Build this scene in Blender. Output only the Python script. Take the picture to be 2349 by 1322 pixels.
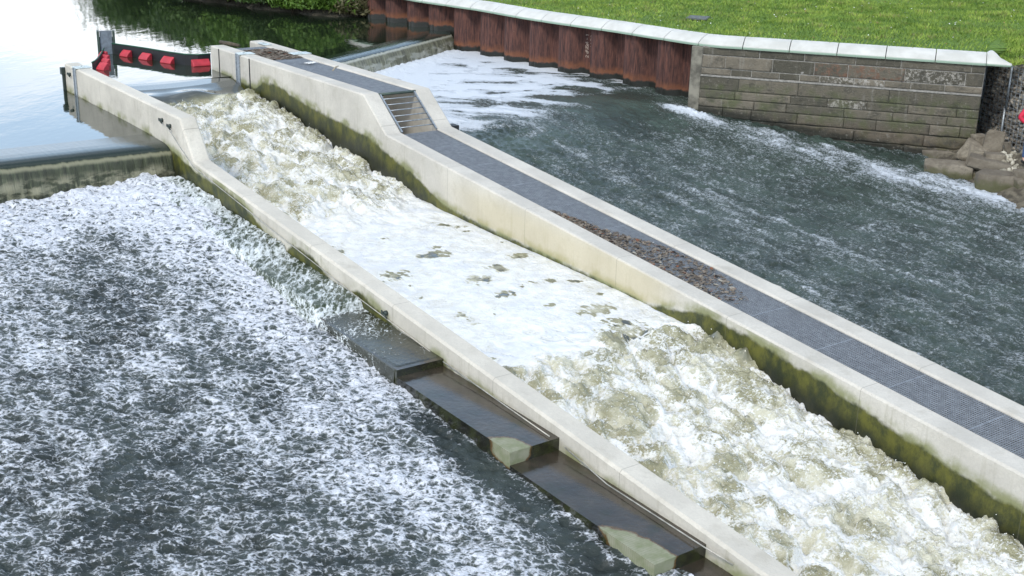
import bpy, bmesh, math, random
import numpy as np
from math import sin, cos, tan, radians, pi
from mathutils import Vector, Matrix, noise as mnoise
random.seed(7); RNG = np.random.default_rng(11)
SC = bpy.context.scene
COL = SC.collection
for o in list(bpy.data.objects): bpy.data.objects.remove(o)

# ------------------------------------------------------------------ camera
FPX, PITCH, ROLL, CXP, CYP, CAMZ = 2832.0, radians(18.84), radians(1.47), 1174.5, 661.0, 7.1
Fv = np.array([0, cos(PITCH), -sin(PITCH)]); R0 = np.array([1., 0, 0]); U0 = np.cross(R0, Fv)
Rv = cos(ROLL)*R0 + sin(ROLL)*U0; Uv = -sin(ROLL)*R0 + cos(ROLL)*U0
cam = bpy.data.cameras.new('camera'); cam_o = bpy.data.objects.new('camera', cam); COL.objects.link(cam_o)
cam.sensor_width = 36; cam.lens = 36*FPX/2349.0; cam.clip_end = 5000; cam.clip_start = .1
m = Matrix.Identity(4)
for i in range(3):
    m[i][0] = Rv[i]; m[i][1] = Uv[i]; m[i][2] = -Fv[i]
m[2][3] = CAMZ
cam_o.matrix_world = m
SC.camera = cam_o
# ------------------------------------------------------------------ light
SUN_EL, SUN_AZ = radians(46), radians(210)      # azimuth the light comes from, clockwise from +Y
sd = Vector((sin(SUN_AZ)*cos(SUN_EL), cos(SUN_AZ)*cos(SUN_EL), sin(SUN_EL)))
sl_ = bpy.data.lights.new('sun', 'SUN'); sl_.energy = 2.25; sl_.angle = radians(12); sl_.color = (1, .96, .89)
so = bpy.data.objects.new('sun', sl_); COL.objects.link(so)
so.rotation_euler = sd.to_track_quat('Z', 'Y').to_euler()
W = bpy.data.worlds.new('World'); SC.world = W; W.use_nodes = True
wn = W.node_tree.nodes; wl = W.node_tree.links; wn.clear()
wo = wn.new('ShaderNodeOutputWorld'); bg = wn.new('ShaderNodeBackground'); sky = wn.new('ShaderNodeTexSky')
sky.sky_type = 'NISHITA'; sky.sun_disc = False; sky.sun_elevation = SUN_EL; sky.sun_rotation = SUN_AZ
sky.air_density = 1.0; sky.dust_density = 1.5
bg.inputs[1].default_value = .15
tc = wn.new('ShaderNodeTexCoord'); sep = wn.new('ShaderNodeSeparateXYZ'); wl.new(tc.outputs['Generated'], sep.inputs[0])
mp = wn.new('ShaderNodeMapping'); mp.inputs['Scale'].default_value = (1, 1, 4.0); wl.new(tc.outputs['Generated'], mp.inputs[0])
cn = wn.new('ShaderNodeTexNoise'); cn.inputs['Scale'].default_value = 2.6; cn.inputs['Detail'].default_value = 7; cn.inputs['Roughness'].default_value = .55
wl.new(mp.outputs[0], cn.inputs['Vector'])
# clouds thicken towards the horizon
hz = wn.new('ShaderNodeMapRange'); hz.inputs[1].default_value = .115; hz.inputs[2].default_value = .21; hz.inputs[3].default_value = .25; hz.inputs[4].default_value = 0.0
wl.new(sep.outputs[2], hz.inputs[0])
ad = wn.new('ShaderNodeMath'); ad.operation = 'ADD'; wl.new(cn.outputs[0], ad.inputs[0]); wl.new(hz.outputs[0], ad.inputs[1])
cr = wn.new('ShaderNodeMapRange'); cr.interpolation_type = 'SMOOTHSTEP'; cr.inputs[1].default_value = .47; cr.inputs[2].default_value = .72
wl.new(ad.outputs[0], cr.inputs[0])
mx = wn.new('ShaderNodeMixRGB'); wl.new(cr.outputs[0], mx.inputs[0]); hz2 = wn.new('ShaderNodeMapRange'); hz2.interpolation_type = 'SMOOTHSTEP'; hz2.inputs[1].default_value = .62; hz2.inputs[2].default_value = .22; hz2.inputs[3].default_value = .12; hz2.inputs[4].default_value = .85
wl.new(sep.outputs[2], hz2.inputs[0]); mh = wn.new('ShaderNodeMixRGB'); wl.new(hz2.outputs[0], mh.inputs[0]); wl.new(sky.outputs[0], mh.inputs[1]); mh.inputs[2].default_value = (9.6, 13.0, 17.2, 1)      # bright summer haze low in the sky
wl.new(mh.outputs[0], mx.inputs[1]); mx.inputs[2].default_value = (15.5, 16.2, 17, 1)
wl.new(mx.outputs[0], bg.inputs[0]); wl.new(bg.outputs[0], wo.inputs[0])
SC.view_settings.view_transform = 'Standard'; SC.view_settings.look = 'None'; SC.view_settings.exposure = -0.10; SC.view_settings.gamma = 1
SC.cycles.max_bounces = 6; SC.cycles.diffuse_bounces = 2; SC.cycles.glossy_bounces = 3; SC.cycles.transmission_bounces = 3
SC.cycles.use_denoising = True; SC.cycles.caustics_reflective = False; SC.cycles.caustics_refractive = False

# ------------------------------------------------------------------ plan of the place: s = metres downstream, t = metres to the right
PX, PY = -1.8076, 25.4246
TH = radians(36.8); Us = np.array([sin(TH), -cos(TH)]); Un = np.array([cos(TH), sin(TH)])
GR = -0.0972                       # the lower walls fall this much per metre
POOL = 1.68
def ST(s, t, z=0.0): return (PX + Us[0]*s + Un[0]*t, PY + Us[1]*s + Un[1]*t, z)
def at(x, y, z):                   # a point of the survey photo, on level z
    d = Fv*FPX + (x-CXP)*Rv - (y-CYP)*Uv; k = (z-CAMZ)/d[2]
    return np.array([d[0]*k, d[1]*k, z])
def stof(P): return (P[0]-PX)*Us[0]+(P[1]-PY)*Us[1], (P[0]-PX)*Un[0]+(P[1]-PY)*Un[1]
def ztop(s):                       # top of both channel walls
    xs = [-30, -2.05, -1.12, 30]; return float(np.interp(s, xs, [2.32, 2.32, 1.5+GR*-1.12, 1.5+GR*30]))

# ------------------------------------------------------------------ noise in numpy
_p = RNG.permutation(512); _p = np.concatenate([_p, _p, _p])
_g = np.stack([np.cos(np.arange(512)*2.399), np.sin(np.arange(512)*2.399)], 1)
def pn(x, y, seed=0):
    x = np.asarray(x, float)+seed*17.3; y = np.asarray(y, float)+seed*9.1
    xi = np.floor(x).astype(int); yi = np.floor(y).astype(int); xf = x-xi; yf = y-yi
    def g(i, j, dx, dy):
        h = _p[(_p[(xi+i) & 511]+(yi+j)) & 511]; gg = _g[h]; return gg[..., 0]*dx+gg[..., 1]*dy
    u = xf*xf*xf*(xf*(xf*6-15)+10); v = yf*yf*yf*(yf*(yf*6-15)+10)
    a = g(0, 0, xf, yf); b = g(1, 0, xf-1, yf); c = g(0, 1, xf, yf-1); d = g(1, 1, xf-1, yf-1)
    return ((a+(b-a)*u)*(1-v)+(c+(d-c)*u)*v)*1.5
def fbm(x, y, o=4, seed=0, gain=.5):
    r = 0; a = 1; n = 0
    for k in range(o):
        r = r+a*pn(x*2**k, y*2**k, seed+k*3); n += a; a *= gain
    return r/n
def worley(x, y, seed=0):
    xi = np.floor(x).astype(int); yi = np.floor(y).astype(int); f1 = np.full(np.shape(x), 9.); f2 = f1.copy()
    for i in (-1, 0, 1):
        for j in (-1, 0, 1):
            h = _p[(_p[(xi+i+seed) & 511]+(yi+j)) & 511]; h2 = _p[(h+77+seed) & 511]
            dx = xi+i+h/511.-x; dy = yi+j+h2/511.-y; d = np.sqrt(dx*dx+dy*dy)
            nf = np.minimum(f1, d); f2 = np.where(d < f1, f1, np.minimum(f2, d)); f1 = nf
    return f1, f2
def sstep(a, b, x): q = np.clip((x-a)/(b-a), 0, 1); return q*q*(3-2*q)

# ------------------------------------------------------------------ object helpers
def tag(o, label=None, cat=None, group=None, kind=None):
    if label: o['label'] = label
    if cat: o['category'] = cat
    if group: o['group'] = group
    if kind: o['kind'] = kind
    return o
def empty(name, loc, label=None, cat=None, group=None):
    o = bpy.data.objects.new(name, None); COL.objects.link(o); o.location = Vector([float(v) for v in loc]); o.empty_display_size = .2
    return tag(o, label, cat, group)
def worldloc(o):
    v = Vector((0, 0, 0))
    while o is not None: v = v+o.location; o = o.parent
    return v
def arr(name, V, Fc, mat, parent=None, smooth=False, attrs=None, uv=None, mats=None, midx=None):
    """V (n,3), Fc (m,k) or a list of faces"""
    V = np.asarray(V, float)
    if parent is not None: V = V-np.array(worldloc(parent))
    me = bpy.data.meshes.new(name)
    if isinstance(Fc, np.ndarray):
        me.vertices.add(len(V)); me.vertices.foreach_set('co', V.astype(np.float32).ravel())
        k = Fc.shape[1]; me.loops.add(Fc.size); me.polygons.add(len(Fc))
        me.loops.foreach_set('vertex_index', Fc.astype(np.int32).ravel())
        me.polygons.foreach_set('loop_start', np.arange(0, Fc.size, k, dtype=np.int32))
        me.update(calc_edges=True)
    else:
        me.from_pydata([tuple(v) for v in V], [], Fc); me.update()
    if attrs:
        for an, av in attrs.items():
            a = me.attributes.new(an, 'FLOAT', 'POINT'); a.data.foreach_set('value', np.asarray(av, np.float32).ravel())
    if uv is not None:
        l = me.uv_layers.new(name='UVMap'); vi = np.zeros(len(me.loops), np.int32); me.loops.foreach_get('vertex_index', vi)
        l.data.foreach_set('uv', np.asarray(uv, np.float32)[vi].ravel())
    me.materials.append(mat)
    if smooth: me.polygons.foreach_set('use_smooth', np.ones(len(me.polygons), bool))
    o = bpy.data.objects.new(name, me); COL.objects.link(o)
    if parent is not None: o.parent = parent
    return o
def gridf(nu, nv):
    i = np.arange(nu-1)[:, None]*nv+np.arange(nv-1)[None, :]
    return np.stack([i, i+1, i+nv+1, i+nv], -1).reshape(-1, 4)
class MB:
    def __init__(s): s.v = []; s.f = []
    def add(s, vs, fs):
        b = len(s.v); s.v += [tuple(float(c) for c in v) for v in vs]; s.f += [tuple(b+i for i in f) for f in fs]
    def hexa(s, p):                # 8 corners, bottom 4 then top 4, counter-clockwise
        s.add(p, [(3, 2, 1, 0), (4, 5, 6, 7), (0, 1, 5, 4), (1, 2, 6, 5), (2, 3, 7, 6), (3, 0, 4, 7)])
    def stbox(s, s0, s1, t0, t1, z0, z1):
        s.hexa([ST(s0, t0, z0), ST(s1, t0, z0), ST(s1, t1, z0), ST(s0, t1, z0), ST(s0, t0, z1), ST(s1, t0, z1), ST(s1, t1, z1), ST(s0, t1, z1)])
    def box(s, c, d, M=None):
        M = M or Matrix.Identity(3); q = []
        for z in (-1, 1):
            for x, y in ((-1, -1), (1, -1), (1, 1), (-1, 1)):
                q.append(Vector(c)+M @ Vector((x*d[0]/2, y*d[1]/2, z*d[2]/2)))
        s.hexa(q)
    def bar(s, a, b, w, h, up=(0, 0, 1)):
        a = Vector(a); b = Vector(b); x = (b-a).normalized(); y = Vector(up).cross(x).normalized(); z = x.cross(y)
        q = []
        for zz in (-1, 1):
            for e, yy in ((a, -1), (b, -1), (b, 1), (a, 1)): q.append(e+y*yy*w/2+z*zz*h/2)
        s.hexa(q)
    def tube(s, pts, r, n=8, cap=True):
        pts = [Vector(p) for p in pts]; rs = r if hasattr(r, '__len__') else [r]*len(pts); b = []
        for i, p in enumerate(pts):
            d = (pts[min(i+1, len(pts)-1)]-pts[max(i-1, 0)]).normalized()
            a = d.cross(Vector((0, 0, 1)) if abs(d.z) < .9 else Vector((1, 0, 0))).normalized(); c = d.cross(a)
            b.append([p+(a*cos(2*pi*k/n)+c*sin(2*pi*k/n))*rs[i] for k in range(n)])
        vs = [v for ring in b for v in ring]; fs = []
        for i in range(len(pts)-1):
            for k in range(n): fs.append((i*n+k, i*n+(k+1) % n, (i+1)*n+(k+1) % n, (i+1)*n+k))
        if cap: fs.append(tuple(range(n))[::-1]); fs.append(tuple((len(pts)-1)*n+k for k in range(n)))
        s.add(vs, fs)
    def build(s, name, mat, parent=None, smooth=False, bevel=0, attrs=None):
        o = arr(name, np.array(s.v), s.f, mat, parent, smooth, attrs)
        if bevel:
            b = o.modifiers.new('bevel', 'BEVEL'); b.width = bevel; b.segments = 2; b.limit_method = 'ANGLE'; b.angle_limit = radians(40)
        return o

# ------------------------------------------------------------------ material helpers
class NT:
    def __init__(s, name):
        s.m = bpy.data.materials.new(name); s.m.use_nodes = True; s.t = s.m.node_tree; s.t.nodes.clear()
        s.out = s.n('ShaderNodeOutputMaterial'); s.p = s.n('ShaderNodeBsdfPrincipled'); s.l(s.p.outputs[0], s.out.inputs[0])
        s.tc = s.n('ShaderNodeTexCoord')
    def n(s, k, **kw):
        o = s.t.nodes.new(k)
        for a, b in kw.items(): setattr(o, a, b)
        return o
    def l(s, a, b): s.t.links.new(a, b)
    def put(s, inp, v):
        if hasattr(v, 'links') or isinstance(v, bpy.types.NodeSocket): s.l(v, inp)
        else: inp.default_value = (v if not isinstance(v, tuple) or len(v) != 3 or inp.type == 'VECTOR' else (*v, 1))
    def mapping(s, scale=(1, 1, 1), rot=(0, 0, 0), src=None, loc=(0, 0, 0)):
        o = s.n('ShaderNodeMapping'); s.l(src or s.tc.outputs['Object'], o.inputs[0]); o.inputs['Scale'].default_value = scale; o.inputs['Rotation'].default_value = rot; o.inputs['Location'].default_value = loc
        return o.outputs[0]
    def noise(s, scale, detail=4, rough=.55, vec=None, dist=0, col=False):
        o = s.n('ShaderNodeTexNoise'); s.l(vec or s.tc.outputs['Object'], o.inputs['Vector'])
        o.inputs['Scale'].default_value = scale; o.inputs['Detail'].default_value = detail; o.inputs['Roughness'].default_value = rough; o.inputs['Distortion'].default_value = dist
        return o.outputs[1 if col else 0]
    def voro(s, scale, vec=None, feature='DISTANCE_TO_EDGE', rnd=1):
        o = s.n('ShaderNodeTexVoronoi'); o.feature = feature; s.l(vec or s.tc.outputs['Object'], o.inputs['Vector'])
        o.inputs['Scale'].default_value = scale; o.inputs['Randomness'].default_value = rnd
        return o.outputs['Distance']
    def math(s, op, a, b=0., c=None, clamp=False):
        o = s.n('ShaderNodeMath', operation=op, use_clamp=clamp); s.put(o.inputs[0], a); s.put(o.inputs[1], b)
        if c is not None: s.put(o.inputs[2], c)
        return o.outputs[0]
    def vmath(s, op, a, b):
        o = s.n('ShaderNodeVectorMath', operation=op); s.put(o.inputs[0], a); s.put(o.inputs[1], b); return o.outputs[0]
    def rng(s, v, a, b, c=0., d=1., smooth=True):
        o = s.n('ShaderNodeMapRange'); o.interpolation_type = 'SMOOTHSTEP' if smooth else 'LINEAR'
        for i, q in enumerate((v, a, b, c, d)): s.put(o.inputs[i], q)
        return o.outputs[0]
    def mix(s, f, a, b, blend='MIX'):
        o = s.n('ShaderNodeMixRGB', blend_type=blend); s.put(o.inputs[0], f); s.put(o.inputs[1], a); s.put(o.inputs[2], b); return o.outputs[0]
    def attr(s, n):
        o = s.n('ShaderNodeAttribute'); o.attribute_name = n; return o.outputs['Fac']
    def uv(s): return s.tc.outputs['UV']
    def bump(s, h, strength=.5, dist=.02, nrm=None):
        o = s.n('ShaderNodeBump'); o.inputs['Strength'].default_value = strength; o.inputs['Distance'].default_value = dist; s.l(h, o.inputs['Height'])
        if nrm is not None: s.l(nrm, o.inputs['Normal'])
        return o.outputs[0]
    def set(s, color=None, rough=None, metal=None, normal=None, spec=None, ior=None):
        if color is not None: s.put(s.p.inputs['Base Color'], color)
        if rough is not None: s.put(s.p.inputs['Roughness'], rough)
        if metal is not None: s.put(s.p.inputs['Metallic'], metal)
        if normal is not None: s.l(normal, s.p.inputs['Normal'])
        if spec is not None: s.put(s.p.inputs['Specular IOR Level'], spec)
        if ior is not None: s.put(s.p.inputs['IOR'], ior)
        return s.m
def plain(name, col, rough=.7, metal=0, var=.25, sc=8, bump=.2):
    q = NT(name); n = q.noise(sc, 5); c = q.mix(q.rng(n, .3, .7), tuple(v*(1-var) for v in col), tuple(min(1, v*(1+var)) for v in col))
    return q.set(c, rough, metal, q.bump(q.noise(sc*6, 4), bump, .01))

def concrete(name, base, green=0.5, seam=True):
    """attrs: alg = metres above the algae line, UV = (s, height)"""
    q = NT(name)
    big = q.noise(1.1, 5, .6); fine = q.noise(28, 5, .65)
    c = q.mix(q.rng(big, .3, .7), tuple(v*.86 for v in base), tuple(min(1, v*1.08) for v in base))
    blot = q.noise(2.6, 6, .7); c = q.mix(q.rng(blot, .52, .70, 0, .35), c, (.33, .30, .23))
    c = q.mix(q.rng(fine, .35, .7, 0, .35), c, tuple(v*.72 for v in base))
    # pores
    po = q.noise(55, 2, .5); c = q.mix(q.rng(po, .70, .76, 0, .45), c, (.16, .15, .13))
    # vertical run-off streaks
    stv = q.mapping((9, 9, .55)); stn = q.noise(1.0, 5, .7, vec=stv)
    alg = q.attr('alg')
    near = q.rng(alg, 1.0, .05, 0, 1)
    c = q.mix(q.math('MULTIPLY', q.rng(stn, .52, .74, 0, .45), near), c, (.27, .25, .17))
    # green film, crust line, dark algae
    wob = q.math('ADD', alg, q.math('MULTIPLY', q.math('SUBTRACT', q.noise(3.2, 6, .62), .5), .22))
    gf = q.math('MULTIPLY', q.rng(wob, .20, .03, 0, 1), q.rng(q.noise(1.7, 4), .42, .6, .1, 1))
    c = q.mix(q.math('MULTIPLY', gf, green, clamp=True), c, (.17, .185, .05))
    dark = q.rng(wob, .03, -.05, 0, 1)
    an = q.noise(1.0, 6, .7, vec=q.mapping((4, 4, 2.6)))
    ac = q.mix(q.rng(an, .36, .66), (.030, .038, .012), (.118, .116, .018))
    ac = q.mix(q.rng(wob, -.12, -.45, 0, .85), ac, (.012, .015, .010))
    c = q.mix(dark, c, ac)
    if name == 'pale_concrete':
        sw = q.n('ShaderNodeSeparateXYZ'); q.l(q.uv(), sw.inputs[0])
        wm = q.math('MULTIPLY', q.rng(sw.outputs[0], .5, 3.), q.rng(sw.outputs[0], 8.4, 7.2))
        c = q.mix(q.math('MULTIPLY', wm, q.math('MULTIPLY', q.rng(alg, .95, .35, 0, .5), q.rng(alg, .0, .06))), c, (.52, .44, .25))
    if seam:
        su = q.n('ShaderNodeSeparateXYZ'); q.l(q.uv(), su.inputs[0])
        ph = q.math('ABSOLUTE', q.math('SUBTRACT', q.math('FRACT', q.math('DIVIDE', su.outputs[0], 2.6)), .5))
        ln = q.rng(ph, .0026, .0010, 0, .5); c = q.mix(ln, c, (.13, .12, .09))
    h = q.math('ADD', q.math('MULTIPLY', q.noise(9, 6, .6), .7), q.math('MULTIPLY', po, .6))
    return q.set(c, q.rng(dark, 0, 1, .85, .45), 0, q.bump(h, .45, .015))

M = {}
M['conc'] = concrete('pale_concrete', (.56, .53, .465), .8)
M['conc_warm'] = concrete('warm_concrete', (.60, .565, .485), .8)
M['galv'] = plain('galvanised_steel', (.36, .40, .43), .45, .6, .2, 20)
M['grate'] = plain('steel_grating', (.28, .30, .325), .5, .35, .15, 10)
M['dark_steel'] = plain('dark_steel', (.035, .05, .045), .5, .2)
M['green_steel'] = plain('green_steel', (.05, .075, .06), .5, .1)
M['plate'] = plain('pale_plate', (.52, .58, .57), .45, .2)
M['wire'] = plain('wire_rope', (.45, .43, .38), .5, .6)
M['black'] = plain('black_rubber', (.012, .013, .015), .55)
M['red'] = plain('red_float', (.46, .035, .050), .45, 0, .15, 5, .05)
M['void'] = plain('dark_shaft', (.03, .03, .028), .9)
M['white'] = plain('white_litter', (.75, .75, .72), .7)
M['stick'] = plain('weathered_wood', (.32, .28, .21), .85)
M['darkwood'] = plain('dark_wood', (.07, .055, .035), .85)

def water_mat(name, deep, foamc, scale=6., net=.5, fine=.06, aer=None, bstr=.5, rough=.08, stretch=1.0, lo=.0, ior=1.33, sharp=.10, calm=.6, rot=None, hk=.16):
    """dens = share of foam, hgt = crest height -1..1"""
    q = NT(name)
    dens = q.attr('dens'); hgt = q.attr('hgt')
    base = q.mapping((1, stretch, 1), (0, 0, radians(90)-TH if rot is None else rot))          # x' runs along the current
    wv = q.vmath('MULTIPLY', q.vmath('SUBTRACT', q.noise(scale*.35, 3, vec=base, col=True), (.5, .5, .5)), (1.1/scale*1.6,)*3)
    v = q.vmath('ADD', base, wv)
    wv2 = q.vmath('MULTIPLY', q.vmath('SUBTRACT', q.noise(scale*1.6, 3, vec=base, col=True), (.5, .5, .5)), (.8/scale,)*3)
    v = q.vmath('ADD', v, wv2)
    e1 = q.voro(scale, v); e2 = q.voro(scale*2.3, v)
    cell = q.math('SUBTRACT', 1.0, q.math('ADD', q.rng(e1, 0, .34, 0, .6, False), q.rng(e2, 0, .36, 0, .4, False)))   # 1 on the threads
    nz = q.noise(scale*.9, 6, .66, vec=v)
    f = q.math('ADD', q.math('MULTIPLY', cell, net), q.math('MULTIPLY', nz, 1.6-net))
    f = q.math('ADD', f, q.math('MULTIPLY', hgt, hk))
    f = q.math('ADD', f, q.math('MULTIPLY', q.math('SUBTRACT', q.noise(scale*5, 3, .6, vec=base), .5), .45))
    thr = q.math('SUBTRACT', 1.28, q.math('MULTIPLY', dens, .95))
    mask = q.rng(q.math('SUBTRACT', f, thr), -sharp, sharp, 0, 1)
    wat = q.mix(q.rng(q.noise(.8, 3), .35, .65), tuple(c*.7 for c in deep), tuple(c*1.3 for c in deep))
    if aer: wat = q.mix(q.math('MULTIPLY', q.rng(q.math('SUBTRACT', f, thr), -.50, -.02, 0, .95), q.rng(dens, .10, .34)), wat, aer)
    sh = q.mix(q.rng(q.noise(scale*3, 4, .6, vec=base), .35, .7), tuple(c*.82 for c in foamc), foamc)
    c = q.mix(mask, wat, sh)
    hh = q.math('ADD', q.math('MULTIPLY', q.noise(scale*1.7, 6, .62, vec=base), 1.0), q.math('MULTIPLY', mask, .30))
    hh = q.math('ADD', hh, q.math('MULTIPLY', q.noise(scale*7, 3, .6, vec=base), .18))
    hh = q.math('MULTIPLY', hh, q.math('MULTIPLY', q.rng(dens, .02, .22, calm, 1), q.rng(dens, .92, 1.08, 1, .4)))
    q.set(c, q.mix(mask, (rough,)*3, (.8,)*3), 0, q.bump(hh, bstr, fine), ior=ior)
    q.put(q.p.inputs['Specular IOR Level'], q.rng(mask, 0, 1, .5, .2))
    return q.m

M['w_left'] = water_mat('left_river_water', (.034, .044, .040), (.73, .76, .81), 7.4, .72, .045, (.125, .145, .138), 1.0, sharp=.19, stretch=1.3, rot=radians(-6), hk=.17, rough=.12)
M['w_chan'] = water_mat('channel_water', (.085, .078, .036), (.82, .82, .78), 4.6, .55, .05, (.42, .385, .245), .7, sharp=.20, rough=.10, calm=.03)
q = NT('rapids_water'); dens = q.attr('dens')
base = q.mapping((.75, 1, 1), (0, 0, radians(90)-TH))
v = q.vmath('ADD', base, q.vmath('MULTIPLY', q.vmath('SUBTRACT', q.noise(1.7, 4, vec=base, col=True), (.5, .5, .5)), (.75,)*3))
def ridge(sc, det=4, k=6.): return q.math('SUBTRACT', 1., q.math('MULTIPLY', q.math('ABSOLUTE', q.math('SUBTRACT', q.noise(sc, det, .55, vec=v), .5)), k))
r1 = ridge(2.6); r2 = ridge(6.5); sp_ = q.noise(38, 3, .6, vec=base)
r3 = ridge(15.); f = q.math('ADD', q.math('MULTIPLY', r1, .34), q.math('MULTIPLY', r2, .50)); f = q.math('ADD', f, q.math('MULTIPLY', r3, .40)); f = q.math('SUBTRACT', f, .26); f = q.math('ADD', f, q.math('MULTIPLY', q.math('SUBTRACT', dens, .5), 1.7)); f = q.math('ADD', f, q.math('MULTIPLY', q.math('SUBTRACT', sp_, .5), 1.5)); f = q.math('SUBTRACT', f, q.math('MULTIPLY', q.attr('hgt'), .30)); f = q.math('ADD', f, q.math('MULTIPLY', q.rng(dens, .15, .4), .15))
mask = q.rng(f, .32, .82)
tn = q.math('ADD', q.noise(1.9, 5, .6, vec=v), q.math('MULTIPLY', q.math('SUBTRACT', dens, .5), .55))
wat = q.mix(q.rng(tn, .33, .56), (.30, .29, .18), (.59, .575, .45)); wat = q.mix(q.rng(dens, .25, .02), wat, (.078, .086, .078))
wat = q.mix(q.math('MULTIPLY', q.rng(sp_, .58, .68, 0, .6), q.rng(dens, .15, .3)), wat, (.80, .79, .72))
fo = q.mix(q.rng(q.noise(5, 4), .35, .65), (.70, .70, .655), (.82, .83, .81)); fo = q.mix(q.math('MULTIPLY', q.rng(dens, .8, 1.0), q.rng(q.noise(2.3, 5, .65, vec=v), .46, .66, 0, .7)), fo, (.60, .635, .69))
c = q.mix(mask, wat, fo)
hh = q.math('ADD', q.math('MULTIPLY', q.noise(9, 5, .62, vec=v), 1.), q.math('MULTIPLY', q.noise(30, 4, .6, vec=base), .9)); hh = q.math('ADD', hh, q.math('MULTIPLY', mask, .25))
hh = q.math('MULTIPLY', hh, q.math('MULTIPLY', q.rng(dens, .05, .3, .03, 1), q.rng(dens, .85, 1.05, 1, .22)))
q.set(c, q.mix(q.rng(dens, .1, .4), (.06,)*3, q.mix(mask, (.25,)*3, (.6,)*3)), 0, q.bump(hh, .6, .06)); q.put(q.p.inputs['Specular IOR Level'], .5)
q.put(q.p.inputs['Subsurface Weight'], q.rng(dens, .2, .5, 0, .5)); q.p.inputs['Subsurface Radius'].default_value = (.06, .055, .045); q.p.inputs['Subsurface Scale'].default_value = 1.
M['w_chan'] = q.m
M['w_right'] = water_mat('right_river_water', (.044, .064, .052), (.68, .73, .78), 14., .35, .05, (.085, .11, .095), 1.0, stretch=1.25, rough=.1, sharp=.22, calm=.4)
M['w_step'] = water_mat('step_water', (.014, .027, .012), (.74, .79, .80), 9., .5, .04, (.085, .105, .07), .7, stretch=.38, calm=.5, sharp=.2)

M['w_film'] = water_mat('step_film', (.024, .026, .014), (.74, .79, .80), 15., .6, .03, None, .5, stretch=.6, calm=.5, ior=1.9, rough=.08)
# still water of the upper pool
q = NT('still_water')
b1 = q.noise(1.6, 3, .5, vec=q.mapping((1, .45, 1), (0, 0, radians(-30)))); b2 = q.noise(7, 3, .5, vec=q.mapping((1, .5, 1), (0, 0, radians(-25))))
hb = q.math('ADD', q.math('MULTIPLY', b1, 1.0), q.math('MULTIPLY', b2, .25))
q.set((.014, .022, .012), .03, 0, q.bump(hb, .15, .04), ior=1.9)
M['w_pool'] = q.m
def nappe_mat(name, glass, curtain, cream, ior=1.45):
    """attr fall: 0 on the smooth crest .. 1 at the foot"""
    q = NT(name); fall = q.attr('fall'); fall = q.math('ADD', fall, q.math('MULTIPLY', q.math('SUBTRACT', q.noise(1.0, 4, .6, vec=q.mapping((5, 0, 1), src=q.uv())), .5), .10))
    su = q.uv()
    st = q.noise(1.0, 6, .7, vec=q.mapping((11, 1.2, 1), src=su)); bl = q.noise(1.0, 5, .6, vec=q.mapping((2.2, 5, 1), src=su))
    c1 = q.mix(q.rng(st, .3, .72), tuple(v*.45 for v in curtain), tuple(min(1, v*1.7) for v in curtain))
    c1 = q.mix(q.rng(q.math('ADD', st, q.math('MULTIPLY', fall, .25)), .66, .86, 0, .75), c1, cream)
    c1 = q.mix(q.math('MULTIPLY', q.rng(bl, .44, .58, 0, .95), q.rng(fall, .30, .5)), c1, tuple(v*.75 for v in cream))
    lip = q.math('MULTIPLY', q.rng(fall, .11, .14), q.rng(fall, .24, .17)); c1 = q.mix(q.math('MULTIPLY', lip, .6), c1, cream)
    c = q.mix(q.rng(fall, .10, .15), glass, c1)
    q.set(c, q.rng(fall, .09, .2, .05, .42), 0, q.bump(q.math('MULTIPLY', st, q.rng(fall, .12, .3, .12, 1)), .9, .05), ior=ior)
    return q.m
M['w_nappe'] = nappe_mat('weir_nappe', (.02, .03, .022), (.040, .047, .024), (.31, .30, .20))
M['w_nappe2'] = nappe_mat('right_weir_nappe', (.02, .03, .022), (.15, .15, .10), (.48, .48, .40))

# ------------------------------------------------------------------ setting: bed, pools
bed = arr('river_bed', [(-900, -900, -3.2), (900, -900, -3.2), (900, 1500, -3.2), (-900, 1500, -3.2)], [(0, 1, 2, 3)], plain('river_mud', (.05, .05, .035), .9))
tag(bed, kind='structure')
def wcrest(t): return -8.9-(t-1.3)*(4.95/8.2)      # crest line of the right weir
pts = []; fc = []
def poly(l):
    b = len(pts); pts.extend([ST(s, t, POOL) for s, t in l]); fc.append(tuple(range(b, b+len(l))))
poly([(-600, -500), (-3.3, -500), (-3.3, -4.7), (-600, -4.7)])
poly([(-600, -4.7), (-9.2, -4.7), (-9.2, -.3), (-600, -.3)])
poly([(-600, -.3), (-9.6, -.3), (-9.6, 1.25), (-600, 1.25)])
poly([(-600, 1.25), (wcrest(1.25)-.9, 1.25), (wcrest(10)-.9, 10), (-600, 10)])
poly([(-600, 10), (-15, 10), (-15, 12), (-600, 60)])
tag(arr('upper_pool_water', pts, fc, M['w_pool']), kind='structure')

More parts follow.
